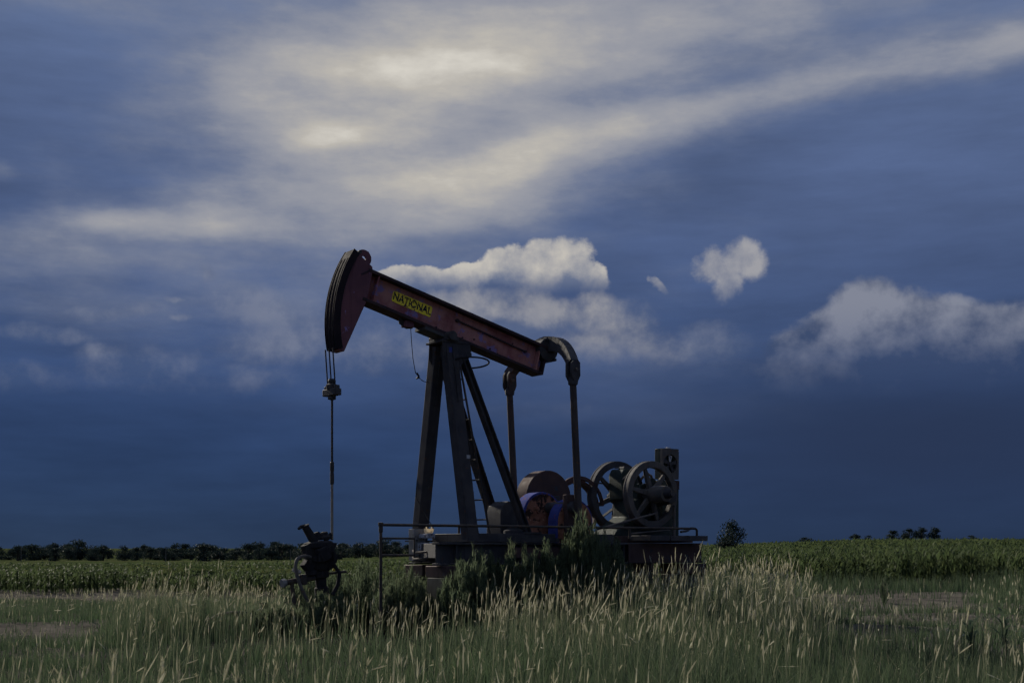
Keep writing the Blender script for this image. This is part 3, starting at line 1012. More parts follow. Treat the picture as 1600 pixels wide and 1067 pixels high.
# cut-off plastic pan catching the light on top of the foot bracket
pan = empty('plastic_pan', to_world(0.15, -0.17, 1.47), PJ_ROT)
put(pan, 'small cream plastic pan lit bright on the front foot of the tower', 'pan')
pan_b = MB().lathe([(0.052, 0.001), (0.070, 0.02), (0.080, 0.075), (0.072, 0.075), (0.062, 0.025), (0.0, 0.015)], (0, 0), 18).build('bowl', M['cream_plastic'], pan)
for k in (-1, 1):
    MB().box((0, k * 0.076, 0.095), (0.02, 0.006, 0.045)).build('handle_lug', M['cream_plastic'], pan)

# ------------------------------------------------------------------ handrail
hr = empty('pipe_handrail', to_world(0, 1.1), PJ_ROT)
put(hr, 'long thin iron pipe handrail along the near side of the pumpjack base', 'handrail')
RZ = 1.57
MB().path([(1.755, 0, RZ), (-4.38, 0, RZ), (-4.41, 0, RZ - 0.03), (-4.41, 0, 1.44)], 0.02, 8).build('top_rail', M['rail_iron'], hr)
for u, zb in ((1.755, -0.1), (-2.9, 1.40)):
    MB().tube((u, 0, RZ), (u, 0, zb), 0.022, n=8).build('post', M['rail_iron'], hr)
MB().tube((1.755, 0, 1.14), (1.20, 0, 1.14), 0.018, n=8).build('mid_rail', M['rail_iron'], hr)
MB().path([(1.755, 0, 1.38), (1.20, 0, 1.38), (1.20, 0, 1.10)], 0.016, 8).build('gate_frame', M['rail_iron'], hr)
MB().lathe([(0.02, RZ - 0.11), (0.03, RZ - 0.10), (0.03, RZ - 0.02), (0.038, RZ - 0.01), (0.038, RZ + 0.03), (0.02, RZ + 0.035)], (1.755, 0), 10).build('corner_fitting', M['rail_iron'], hr)
hr2 = empty('pipe_handrail', to_world(0, -1.05), PJ_ROT)
put(hr2, 'short far handrail seen between the tower legs', 'handrail')
MB().tube((0.5, 0, 1.62), (-2.6, 0, 1.62), 0.018, n=8).build('top_rail', M['rail_iron'], hr2)
for u in (0.5, -1.0, -2.6):
    MB().tube((u, 0, 1.62), (u, 0, 0), 0.02, n=8).build('post', M['rail_iron'], hr2)


# ------------------------------------------------------------------ engine
en = empty('engine', to_world(0, 0, 0), PJ_ROT)
put(en, 'old single-cylinder engine with two spoked flywheels on the base end', 'engine')
EC = (-4.0, 2.16)


def flywheel(v, r, name, rot, mat):
    f = MB().ring(EC, r, r - 0.115, v - 0.06, v + 0.06, 56).build(name, mat, en, 0.012)
    MB().ring(EC, r + 0.006, r - 0.03, v - 0.072, v - 0.05, 56).build('rim_lip', mat, f)
    MB().ring(EC, 0.13, 0.05, v - 0.09, v + 0.09, 24).build('hub', mat, f, 0.008)
    for k in range(6):
        t = rot + 2 * math.pi * k / 6
        a, b = Vector((math.cos(t), 0, math.sin(t))), Vector((-math.sin(t), 0, math.cos(t)))
        p0 = Vector((EC[0], v, EC[1])) + a * 0.11
        p1 = Vector((EC[0], v, EC[1])) + a * (r - 0.10)
        MB().bar(p0, p1, 0.075, 0.095, (0, 1, 0), 0.045, 0.065).build('spoke', mat, f, 0.01)
    return f


flywheel(0.40, 0.575, 'flywheel', R(12), M['wheel_iron'])
flywheel(-0.50, 0.62, 'flywheel', R(40), M['steel_dark'])
MB().tube((EC[0], -0.72, EC[1]), (EC[0], 0.95, EC[1]), 0.05, n=14).build('crankshaft', M['wheel_iron'], en)
cl = MB().tube((EC[0], 0.50, EC[1]), (EC[0], 0.80, EC[1]), 0.155, 0.135, 22).build('clutch_housing', M['wheel_iron'], en, 0.008)
MB().tube((EC[0], 0.802, EC[1]), (EC[0], 0.93, EC[1]), 0.085, 0.07, 18).build('clutch_cap', M['steel_dark'], cl)
cl2 = MB().tube((EC[0] - 0.28, 0.30, EC[1] - 0.04), (EC[0] - 0.28, 0.62, EC[1] - 0.04), 0.15, 0.12, 20).build('magneto', M['steel_dark'], en, 0.008)
# crankcase on a flared pedestal
cc = MB().prism([(-3.30, 1.445), (-4.66, 1.445), (-4.62, 1.52), (-4.36, 1.72), (-4.34, 2.28), (-4.24, 2.38), (-3.92, 2.34), (-3.84, 2.20), (-3.78, 1.78), (-3.36, 1.52)], -0.36, 0.24)
cc = cc.build('crankcase', M['engine_green'], en, 0.015)
MB().ring((-3.62, 1.78), 0.05, 0.022, 0.30, 0.33, 16).build('drain_eye', M['pale_paint'], cc)
MB().bar((-3.60, 0.28, 1.66), (-3.42, 0.28, 1.66), 0.08, 0.03).build('foot_step', M['engine_green'], cc)
for x in (-3.42, -3.62, -4.45, -4.60):
    MB().tube((x, 0.20, 1.48), (x, 0.20, 1.56), 0.02, n=6).build('hold_down_bolt', M['steel_dark'], cc)
cy = MB().prism([(-3.76, 2.08), (-4.10, 2.12), (-4.10, 2.56), (-4.03, 2.64), (-3.80, 2.62), (-3.74, 2.52)], -0.42, -0.06).build('cylinder_hopper', M['engine_green'], en, 0.02)
MB().prism([(-3.82, 2.632), (-4.00, 2.648), (-3.98, 2.675), (-3.85, 2.665)], -0.36, -0.12).build('hopper_lid', M['steel_dark'], cy)
MB().path([(-3.70, 0.02, 2.42), (-3.74, 0.14, 2.52), (-3.86, 0.2, 2.50), (-3.98, 0.16, 2.38), (-4.05, 0.05, 2.30)], 0.028, 8).build('intake_pipe', M['steel_dark'], cc)
MB().path([(-4.0, 0.1, 2.40), (-4.12, 0.16, 2.55), (-4.26, 0.12, 2.50), (-4.36, 0.08, 2.32)], 0.022, 8).build('fuel_pipe', M['wheel_iron'], cc)
for k, (x, z, s) in enumerate(((-4.12, 2.36, 0.11), (-4.28, 2.10, 0.14), (-3.80, 1.98, 0.12), (-4.22, 1.86, 0.12))):
    MB().tube((x, 0.24, z), (x, 0.31, z), s, s * 0.86, 16).build('side_cover', M['engine_green'], cc, 0.006)
# radiator with round fan opening
rd = MB()
hx, hz, hr_ = -4.72, 2.73, 0.165
_sq = []
for k in range(40):
    t = 2 * math.pi * k / 40
    c, s = math.cos(t), math.sin(t)
    q = 1 / max(abs(c) / 0.20, abs(s) / 0.27)
    _sq.append((hx + c * q, hz + s * q))
_ci = [(hx + hr_ * math.cos(2 * math.pi * k / 40), hz + hr_ * math.sin(2 * math.pi * k / 40)) for k in range(40)]
vs = [(x, y, z) for y in (0.06, 0.12) for ring_ in (_sq, _ci) for x, z in ring_]
fs = []
for k in range(40):
    k2 = (k + 1) % 40
    fs += [(k, k2, 40 + k2, 40 + k), (80 + k, 120 + k, 120 + k2, 80 + k2), (40 + k, 40 + k2, 120 + k2, 120 + k), (k, 80 + k, 80 + k2, k2)]
rd.add(vs, fs)
rd = rd.build('radiator_shroud', M['wheel_iron'], en)
MB().box((hx, -0.01, hz), (0.40, 0.13, 0.54)).build('radiator_core', M['engine_green'], rd, 0.008)
MB().box((hx, 0.03, 1.95), (0.40, 0.18, 0.98)).build('radiator_tank', M['engine_green'], rd, 0.01)
for k in range(5):
    t = 2 * math.pi * k / 5 + 0.4
    MB().bar((hx + 0.02 * math.cos(t), 0.10, hz + 0.02 * math.sin(t)), (hx + 0.15 * math.cos(t), 0.10, hz + 0.15 * math.sin(t)), 0.012, 0.03, (0, 1, 0), 0.012, 0.085).build('fan_blade', M['pale_paint'] if k == 1 else M['steel_dark'], rd)
MB().tube((hx, 0.06, hz), (hx, 0.14, hz), 0.035, n=14).build('fan_hub', M['steel_dark'], rd)
MB().lathe([(0.05, 3.002), (0.05, 3.02), (0.03, 3.035)], (hx - 0.05, 0.0), 12).build('filler_cap', M['pale_paint'], rd)
MB().box((-4.86, 0.10, 2.36), (0.10, 0.10, 0.16)).build('control_box', M['brown_iron'], en, 0.008)
MB().tube((-4.40, 0.55, 1.45), (-4.40, 0.55, 1.98), 0.028, n=10).build('stand_pipe', M['wheel_iron'], en)
MB().path([(-4.46, 0.65, 1.52), (-4.62, 0.65, 1.54), (-4.70, 0.65, 1.585), (-4.78, 0.65, 1.585)], 0.02, 8).build('clutch_lever', M['steel_dark'], en)

# ------------------------------------------------------------------ wellhead
wh = empty('wellhead', to_world(2.06, 0), PJ_ROT)
put(wh, 'dark bulky wellhead stack with hose and side valves below the polished rod', 'wellhead')
wh.rotation_euler = (0, R(5), PJ_ROT)
body = MB().lathe([(0.13, 0.92), (0.17, 0.98), (0.17, 1.05), (0.21, 1.06), (0.21, 1.13), (0.165, 1.14), (0.175, 1.24), (0.22, 1.26), (0.22, 1.33), (0.15, 1.35)], (0, 0), 7).build('stuffing_box', M['well_iron'], wh, 0.008)
MB().lathe([(0.075, -0.1), (0.075, 0.55), (0.105, 0.56), (0.105, 0.66), (0.08, 0.68), (0.085, 0.80), (0.12, 0.82), (0.13, 0.915)], (0, 0), 9).build('casing', M['well_iron'], wh)
MB().lathe([(0.15, 0.40), (0.15, 0.452), (0.08, 0.454)], (0, 0), 20).build('casing_flange', M['well_iron'], wh)
MB().prism([(0.10, 1.36), (0.26, 1.30), (0.22, 1.10), (0.30, 1.02), (0.20, 0.90), (0.10, 1.0)], -0.06, 0.10).build('clamp_bracket', M['well_iron'], wh, 0.012)
MB().prism([(-0.08, 1.33), (-0.26, 1.30), (-0.20, 1.20), (-0.27, 1.10), (-0.18, 0.95), (-0.08, 0.9)], -0.02, 0.12).build('clamp_bracket', M['well_iron'], wh, 0.012)
MB().box((0.02, 0.20, 1.16), (0.16, 0.10, 0.20), Matrix.Rotation(0.3, 3, 'Y')).build('valve_block', M['well_iron'], wh, 0.012)
MB().path([(-0.16, 0.12, 1.0), (-0.24, 0.14, 0.86), (-0.20, 0.15, 0.7), (-0.10, 0.14, 0.55)], 0.03, 7).build('bypass_pipe', M['well_iron'], wh)
MB().tube((-0.10, 0.05, 1.34), (-0.20, 0.05, 1.44), 0.03, n=7).build('grease_pipe', M['well_iron'], wh)
for k in range(8):
    t = 2 * math.pi * k / 8
    MB().tube((0.14 * math.cos(t), 0.14 * math.sin(t), 0.36), (0.14 * math.cos(t), 0.14 * math.sin(t), 0.50), 0.018, n=6).build('flange_bolt', M['well_iron'], wh)
MB().lathe([(0.10, 1.362), (0.11, 1.40), (0.06, 1.43), (0.05, 1.47), (0.03, 1.48)], (-0.118, 0), 16).build('gland', M['well_iron'], body)
MB().path([(0.06, 0.02, 1.34), (0.12, 0.02, 1.44), (0.19, 0.03, 1.56), (0.20, 0.03, 1.60)], [0.07, 0.062, 0.055, 0.06], 12).build('relief_pipe', M['well_iron'], body)
MB().path([(0.20, 0.03, 1.585), (0.27, 0.03, 1.575), (0.31, 0.03, 1.55)], [0.03, 0.026, 0.02], 8).build('spout', M['well_iron'], body)
MB().prism([(0.03, 1.36), (0.06, 1.47), (-0.01, 1.49), (-0.10, 1.40), (-0.10, 1.36)], -0.03, 0.05).build('grease_lug', M['well_iron'], body, 0.01)
for u, v, z in ((-0.15, 0.19, 1.12), (0.10, 0.22, 1.12), (0.2, 0.1, 1.10), (-0.05, 0.235, 1.26)):
    MB().tube((u, v, z - 0.06), (u, v, z + 0.06), 0.024, n=6).build('stud', M['well_iron'], body)
# flow line arm to the left with valve, hose loop over it
arm = MB().tube((0.0, 0.0, 0.83), (0.60, 0.06, 0.80), 0.042, n=12).lathe([(0.05, 0.74), (0.06, 0.76), (0.06, 0.87), (0.05, 0.89)], (0.30, 0.03), 12)
arm = arm.build('flow_arm', M['rail_iron'], wh)
MB().tube((0.60, 0.06, 0.80), (0.66, 0.065, 0.797), 0.062, n=8).build('union_nut', M['grey_post'], arm)
MB().tube((0.50, 0.06, 0.80), (0.47, 0.08, 0.0), 0.03, n=10).build('down_pipe', M['rail_iron'], arm)
val = MB().lathe([(0.05, 0.86), (0.085, 0.87), (0.09, 0.92), (0.05, 0.96), (0.02, 0.97), (0.02, 1.04)], (0.16, 0.03), 14).build('gate_valve', M['well_iron'], wh)
hw = MB().ring((0, 0), 0.07, 0.05, -0.008, 0.008, 20)
for k in range(3):
    t = math.pi * k / 3
    hw.bar((0.055 * math.cos(t), 0, 0.055 * math.sin(t)), (-0.055 * math.cos(t), 0, -0.055 * math.sin(t)), 0.01, 0.01)
hw = hw.build('hand_wheel', M['grey_post'], wh)
hw.location = (0.40, 0.05, 0.95)
hw.rotation_euler = (R(62), 0, R(25))
hose = []
for p in ((0.18, 0.10, 1.13), (0.30, 0.12, 1.155), (0.41, 0.14, 1.13), (0.46, 0.15, 1.03), (0.45, 0.16, 0.88), (0.41, 0.17, 0.72), (0.34, 0.18, 0.54), (0.22, 0.20, 0.34), (0.13, 0.2, 0.18), (0.08, 0.2, 0.0)):
    hose.append(Vector(p))
fine_h = []
for i in range(len(hose) - 1):
    a, b = hose[max(i - 1, 0)], hose[i]
    c_, d = hose[i + 1], hose[min(i + 2, len(hose) - 1)]
    for k in range(5):
        t = k / 5
        fine_h.append(0.5 * ((2 * b) + (c_ - a) * t + (2 * a - 5 * b + 4 * c_ - d) * t * t + (3 * b - a - 3 * c_ + d) * t ** 3))
fine_h.append(hose[-1])
MB().path(fine_h, 0.026, 9).build('hose', M['wheel_iron'], wh)
ra = MB().tube((0, 0, 0.86), (-0.42, 0.02, 0.86), 0.02, n=8).build('bleed_pipe', M['rail_iron'], wh)
MB().path([(-0.205, 0.04, 0.885), (-0.205, 0.04, 0.905), (-0.205, 0.04, 0.925)], [0.012, 0.022, 0.01], 10).build('bleed_cap', M['yellow_cap'], ra)

# ------------------------------------------------------------------ pipes lying on the pad
mf = empty('pipe_manifold', to_world(2.95, 0.1, -0.16), PJ_ROT)
put(mf, 'dark pipe manifold with two stubby valves low in the weeds left of the wellhead', 'pipe manifold')
MB().tube((-0.30, 0, 0.46), (0.38, 0, 0.44), 0.045, n=12).build('header', M['well_iron'], mf)
for x, s in ((-0.18, 1.0), (0.14, 1.15)):
    v = MB().lathe([(0.05 * s, 0.40), (0.075 * s, 0.42), (0.075 * s, 0.52), (0.045 * s, 0.55), (0.02, 0.56), (0.02, 0.62)], (x, 0), 12).build('valve', M['well_iron'], mf)
    MB().box((x, 0, 0.625), (0.13, 0.02, 0.015)).build('valve_handle', M['well_iron'], v)
for x in (-0.26, 0.32):
    MB().tube((x, 0, 0.45), (x, 0, -0.05), 0.035, n=10).build('riser', M['well_iron'], mf)
fl = empty('bent_pipe', (-4.3, 18.7, 0), 0)
put(fl, 'pinkish rusty bent pipe end lying on the dark pad', 'pipe')
MB().path([(-0.10, 0, 0.20), (-0.02, 0, 0.255), (0.07, 0, 0.285), (0.20, 0.02, 0.295)], [0.016, 0.02, 0.024, 0.026], 9).build('bend', M['pink_rust_pipe'], fl)
MB().path([(0.20, 0.02, 0.295), (0.6, 0.05, 0.29), (1.05, 0.1, 0.25), (1.35, 0.15, 0.15), (1.5, 0.18, 0.0)], 0.03, 9).build('pipe_run', M['black_rubber'], fl)
MB().box((0.3, 0.03, 0.13), (0.1, 0.12, 0.27)).build('support_block', M['brown_iron'], fl)


# ------------------------------------------------------------------ vegetation
rng = np.random.default_rng(7)


def leaf_mat(name, green_a, green_b, dry, trans=0.45, rough=0.6):
    """thin leaf: tone picks between two greens, 'dry' turns it to straw; light shines through"""
    m = Mat(name, rough)
    tone, dr = m.attr('tone'), m.attr('dry')
    c = m.mix(tone, green_a, green_b)
    c = m.mix(dr, c, dry)
    m.base(c)
    m.b.inputs['Specular IOR Level'].default_value = 0.03
    tr = m.node('ShaderNodeBsdfTranslucent')
    m.t.links.new(c, tr.inputs['Color'])
    mx = m.node('ShaderNodeMixShader')
    mx.inputs[0].default_value = trans
    m.t.links.new(m.b.outputs[0], mx.inputs[1])
    m.t.links.new(tr.outputs[0], mx.inputs[2])
    out = [n for n in m.t.nodes if n.type == 'OUTPUT_MATERIAL'][0]
    m.t.links.new(mx.outputs[0], out.inputs['Surface'])
    return m.m


M['grass'] = leaf_mat('grass', (0.017, 0.042, 0.024), (0.068, 0.122, 0.056), (0.36, 0.34, 0.22), 0.30)
M['seed'] = leaf_mat('seed', (0.42, 0.40, 0.29), (0.62, 0.59, 0.45), (0.78, 0.75, 0.60), 0.55)
M['crop'] = leaf_mat('crop', (0.034, 0.056, 0.028), (0.070, 0.100, 0.040), (0.16, 0.15, 0.07))
M['weed'] = leaf_mat('weed', (0.055, 0.082, 0.055), (0.110, 0.155, 0.090), (0.20, 0.18, 0.11), 0.5)
M['tree_leaf_hazed'] = leaf_mat('tree_leaf_hazed', (0.018, 0.030, 0.030), (0.034, 0.050, 0.044), (0.05, 0.05, 0.04), 0.2)  # blue of distant haze painted into the leaf greens, no air volume
M['bark'] = worn_paint('bark', (0.045, 0.038, 0.032), (0.07, 0.06, 0.05), (0.04, 0.035, 0.03), (0.06, 0.05, 0.04), rough=0.9)
M['pole_wood'] = worn_paint('pole_wood', (0.12, 0.11, 0.10), (0.17, 0.155, 0.14), (0.09, 0.08, 0.075), (0.12, 0.10, 0.09), rough=0.9)


class Ribbons:
    """many tapering leaf ribbons gathered into one mesh"""

    def __init__(self):
        self.V, self.F, self.T, self.D, self.n = [], [], [], [], 0

    def add(self, base, height, heading, bend, width, segs=3, tone=0.5, dry=0.0, face=None, taper=1.0, dry_tip=0.0):
        n = len(base)
        base = np.asarray(base, float)
        h, hd, bd, w = (np.broadcast_to(np.asarray(a, float), (n,)) for a in (height, heading, bend, width))
        fc = hd + np.pi / 2 if face is None else np.asarray(face, float)
        tone = np.broadcast_to(np.asarray(tone, float), (n,))
        dry = np.broadcast_to(np.asarray(dry, float), (n,))
        t = np.linspace(0, 1, segs + 1)
        # the blade bends over along its length: angle from the vertical grows with t
        ang = bd[:, None] * t[None, :] ** 1.5
        ds = h[:, None] / segs
        mid = (ang[:, :-1] + ang[:, 1:]) / 2
        hor = np.concatenate([np.zeros((n, 1)), np.cumsum(np.sin(mid) * ds, 1)], 1)
        ver = np.concatenate([np.zeros((n, 1)), np.cumsum(np.cos(mid) * ds, 1)], 1)
        cx = base[:, 0:1] + hor * np.cos(hd)[:, None]
        cy = base[:, 1:2] + hor * np.sin(hd)[:, None]
        cz = base[:, 2:3] + ver
        ww = w[:, None] * (1 - taper * t[None, :] ** 1.6) * 0.5 + 0.0004
        ox, oy = np.cos(fc)[:, None] * ww, np.sin(fc)[:, None] * ww
        L = np.stack([cx - ox, cy - oy, cz], -1)
        Rr = np.stack([cx + ox, cy + oy, cz], -1)
        P = np.stack([L, Rr], 2).reshape(n, -1, 3)
        k = 2 * (segs + 1)
        i = np.arange(n)[:, None] * k
        s = np.arange(segs)[None, :] * 2
        q = np.stack([i + s, i + s + 1, i + s + 3, i + s + 2], -1).reshape(-1, 4)
        self.V.append(P.reshape(-1, 3))
        self.F.append(q + self.n)
        self.T.append(np.repeat(tone, k))
        dd = dry[:, None] + dry_tip * t[None, :] * np.ones((n, 1))
        self.D.append(np.repeat(np.clip(dd, 0, 1), 2, axis=1).ravel())
        self.n += n * k
        return np.stack([cx[:, -1], cy[:, -1], cz[:, -1]], -1), np.stack([np.sin(ang[:, -1]) * np.cos(hd), np.sin(ang[:, -1]) * np.sin(hd), np.cos(ang[:, -1])], -1)

    def raw(self, V, F, tone, dry):
        self.V.append(V)
        self.F.append(F + self.n)
        self.T.append(tone)
        self.D.append(dry)
        self.n += len(V)

    def build(self, name, mat, parent=None):
        return mesh_np(name, np.concatenate(self.V), np.concatenate(self.F), mat, {'tone': np.concatenate(self.T), 'dry': np.concatenate(self.D)}, parent)


def spindles(rb, base, direc_, length, rad, tone, dry):
    """four-sided seed heads, thick in the middle, slightly ragged"""
    n = len(base)
    d = direc_ / np.linalg.norm(direc_, axis=1, keepdims=True)
    a = np.cross(d, np.tile([0.3, 0.9, 0.1], (n, 1)))
    a /= np.linalg.norm(a, axis=1, keepdims=True)
    b = np.cross(d, a)
    ts = np.array([0.0, 0.22, 0.5, 0.78, 1.0])
    rs = np.array([0.15, 0.85, 1.0, 0.7, 0.05])
    rings = []
    for t, r in zip(ts, rs):
        jit = 0.65 + 0.7 * rng.random((n, 4))
        c = base + d * (length * t)[:, None]
        for k in range(4):
            th = k * np.pi / 2
            rings.append(c + (a * math.cos(th) + b * math.sin(th)) * (rad * r * jit[:, k])[:, None])
    P = np.stack(rings, 1)
    i = np.arange(n)[:, None, None] * 20
    rr = np.arange(4)[None, :, None] * 4
    kk = np.arange(4)[None, None, :]
    q = np.stack([i + rr + kk, i + rr + (kk + 1) % 4, i + rr + 4 + (kk + 1) % 4, i + rr + 4 + kk], -1).reshape(-1, 4)
    rb.raw(P.reshape(-1, 3), q, np.repeat(tone, 20), np.repeat(dry, 20))


def vnoise(x, y, s, seed=0):
    """smooth patchy value noise in 0..1"""
    r = np.random.default_rng(seed)
    g = r.random((64, 64))
    u, v = np.asarray(x) / s + 1000.37, np.asarray(y) / s + 1000.71
    i, j = np.floor(u).astype(int), np.floor(v).astype(int)
    fu, fv = u - i, v - j
    fu, fv = fu * fu * (3 - 2 * fu), fv * fv * (3 - 2 * fv)
    a, b = g[i % 64, j % 64], g[(i + 1) % 64, j % 64]
    c, d = g[i % 64, (j + 1) % 64], g[(i + 1) % 64, (j + 1) % 64]
    return (a * (1 - fu) + b * fu) * (1 - fv) + (c * (1 - fu) + d * fu) * fv


def bump2(x, y, cx, cy, sx, sy):
    return np.exp(-(((x - cx) / sx) ** 2 + ((y - cy) / sy) ** 2))


def verge(x, y):
    """how thick, how tall and how dry the rough grass stands at a place on the ground"""
    bear = x / y
    pad = sstep(bear, -0.26, -0.235) * (1 - sstep(bear, -0.07, -0.03)) * sstep(y, 14.6, 16.0) * (1 - sstep(y, 22.0, 23.5))
    track = (1 - sstep(bear, -0.33, -0.30)) * sstep(y, 16.6, 17.6) * (1 - sstep(y, 20.5, 21.5))
    dirt = sstep(bear, 0.215, 0.245) * (1 - sstep(bear, 0.345, 0.385)) * sstep(y, 24.5, 25.5) * (1 - sstep(y, 33, 36))
    tall = sstep(bear, -0.045, 0.005) * (1 - sstep(bear, 0.22, 0.28)) * sstep(y, 11.0, 15.0) * (1 - sstep(y, 25, 28))
    tuft = 1.25 * bump2(x, y, -4.75, 17.4, 0.75, 1.4) + 0.5 * bump2(x, y, -3.75, 17.0, 0.5, 0.9)
    hollow = sstep(bear, 0.19, 0.25) * sstep(y, 9.0, 12.0) * (1 - sstep(y, 23, 26))
    cover = np.clip(1 - 0.84 * pad - 0.96 * track - 0.93 * dirt - 0.30 * hollow + 0.6 * tuft, 0, 1)
    left = 1 - sstep(bear, -0.08, 0.02)
    hgt = 0.45 + (0.03 + 0.14 * sstep(bear, 0.05, 0.13)) * tall + 0.38 * tuft - 0.17 * hollow - 0.17 * left * sstep(y, 7, 11) + 0.05 * pad + 0.40 * sstep(bear, 0.05, 0.15) * sstep(y, 33, 36) * vnoise(x, y, 2.2, 8)
    hgt = hgt - 0.10 * (1 - sstep(bear, -0.33, -0.29)) * sstep(y, 8, 12) - 0.14 * sstep(bear, 0.20, 0.24) * sstep(y, 15, 19) * (1 - sstep(y, 33, 35))
    hgt = np.maximum(hgt, 0.10) * (0.55 + 0.60 * vnoise(x, y, 1.5, 3) + 0.40 * vnoise(x, y, 0.45, 4))
    dry = np.clip(0.10 + 0.55 * tall + 0.60 * tuft - 0.05 * hollow + 0.2 * (vnoise(x, y, 2.6, 5) - 0.5), 0, 1)
    return cover, hgt, dry, tall, tuft, hollow, pad


def scatter(n, y0, y1, power, margin=0.56):
    u = rng.random(n)
    p = 1 - power
    y = (y0 ** p + u * (y1 ** p - y0 ** p)) ** (1 / p)
    x = (rng.random(n) * 2 - 1) * margin * y
    return x, y


# leaf blades of the rough grass
gr = Ribbons()
x, y = scatter(190000, 3.0, 40.0, 0.35)
cov, hg, dr, tall, tuft, hol, padm = verge(x, y)
clump = vnoise(x, y, 0.28, 11)
keep = rng.random(len(x)) < cov * (0.35 + 0.9 * clump)
x, y, hg, dr, tall = x[keep], y[keep], hg[keep], dr[keep], tall[keep]
n = len(x)
isdry = (rng.random(n) < dr * 0.22).astype(float)
h = hg * (0.55 + 0.55 * rng.random(n)) * np.where(y > 26, 0.8, 1.0)
gr.add(np.stack([x, y, ground_z(x, y) - 0.02], -1), h, rng.random(n) * 6.283, 0.25 + 1.0 * rng.random(n) ** 2, (0.006 + 0.006 * rng.random(n)) * (0.75 + y / 26), 4,
       np.clip(0.75 * rng.random(n) ** 1.3 + 0.5 * vnoise(x, y, 0.9, 13) - 0.15, 0, 1), np.clip(isdry * (0.45 + 0.4 * rng.random(n)) + 0.08 * rng.random(n), 0, 1), face=rng.random(n) * 6.283, dry_tip=0.12)
put(gr.build('grass_blades', M['grass']), 'dense rough green grass blades covering the foreground verge', 'grass', kind='stuff')

# flowering stems with straw-coloured seed heads
st, hd_ = Ribbons(), Ribbons()
x, y = scatter(42000, 3.4, 34.0, 0.30)
cov, hg, dr, tall, tuft, hol, padm = verge(x, y)
cl = vnoise(x, y, 0.55, 21)
dens = 0.075 + 0.16 * padm + 0.50 * tall + 0.75 * np.clip(tuft, 0, 1) + 0.05 * sstep(y, 8, 12) * (1 - hol)
dens = dens * (1 - 0.8 * (1 - sstep(x / y, -0.33, -0.30)) * sstep(y, 9, 12) * (1 - sstep(y, 20, 22)))
dens = dens * (0.25 + 1.3 * cl ** 1.5) * np.clip(cov + 0.55 * padm, 0, 1)
keep = rng.random(len(x)) < dens
x, y, hg, dr, tall, tuft = x[keep], y[keep], hg[keep], dr[keep], tall[keep], tuft[keep]
n = len(x)
h = (hg + 0.20) * (0.62 + 0.46 * rng.random(n)) + 0.04 * tall
lean = rng.normal(0.45, 1.0, n)          # a light wind from the left
bend = 0.06 + 0.34 * rng.random(n) ** 1.8
flop = rng.random(n) < 0.10
bend = np.where(flop, 0.8 + 0.9 * rng.random(n), bend)
base = np.stack([x, y, ground_z(x, y) - 0.02], -1)
tone = rng.random(n)
wid = 0.0036 * (0.8 + y / 20)
tip, tdir = st.add(base, h, lean, bend, wid, 5, 0.2 + 0.6 * tone, 0.0 + 0.30 * rng.random(n), face=rng.random(n) * 0.8 - 0.4, taper=0.5, dry_tip=0.35)
kind = rng.random(n)
has = kind > 0.16                        # some stalks have lost their heads
ln = np.where(kind < 0.55, 0.05 + 0.05 * rng.random(n), 0.09 + 0.10 * rng.random(n)) * (0.9 + 0.25 * tall)
rd_ = np.where(kind < 0.55, 0.0040 + 0.0034 * rng.random(n), 0.0032 + 0.0026 * rng.random(n)) * (0.50 + y / 29)
spindles(hd_, (tip - tdir * 0.01)[has], (tdir + rng.normal(0, 0.14, (n, 3)))[has], ln[has], rd_[has], tone[has], (rng.random(n) ** 1.3)[has])
# spikelets sticking out of the looser heads
loose = np.where(has & (kind < 0.75))[0]
for q in range(3):
    f = rng.random(len(loose))
    st.add(tip[loose] + tdir[loose] * (ln[loose] * f)[:, None], 0.022 + 0.02 * rng.random(len(loose)), rng.random(len(loose)) * 6.283, 0.9 + 0.6 * rng.random(len(loose)), wid[loose] * 1.3, 1, 0.8, 0.9, face=rng.random(len(loose)) * 6.283)
put(st.build('grass_stems', M['grass']), 'thin straw stems of the flowering grass', 'grass', kind='stuff')
put(hd_.build('grass_seed_heads', M['seed']), 'pale straw seed heads catching the light above the grass', 'grass', kind='stuff')

# field crop: long arching leaves on upright stalks
cr = Ribbons()


def crop_edge(bear):
    return 44.0 - 4.0 * sstep(bear, -0.1, 0.25)


def crop_height(bear):
    return 0.76 + 0.32 * sstep(bear, 0.0, 0.30)


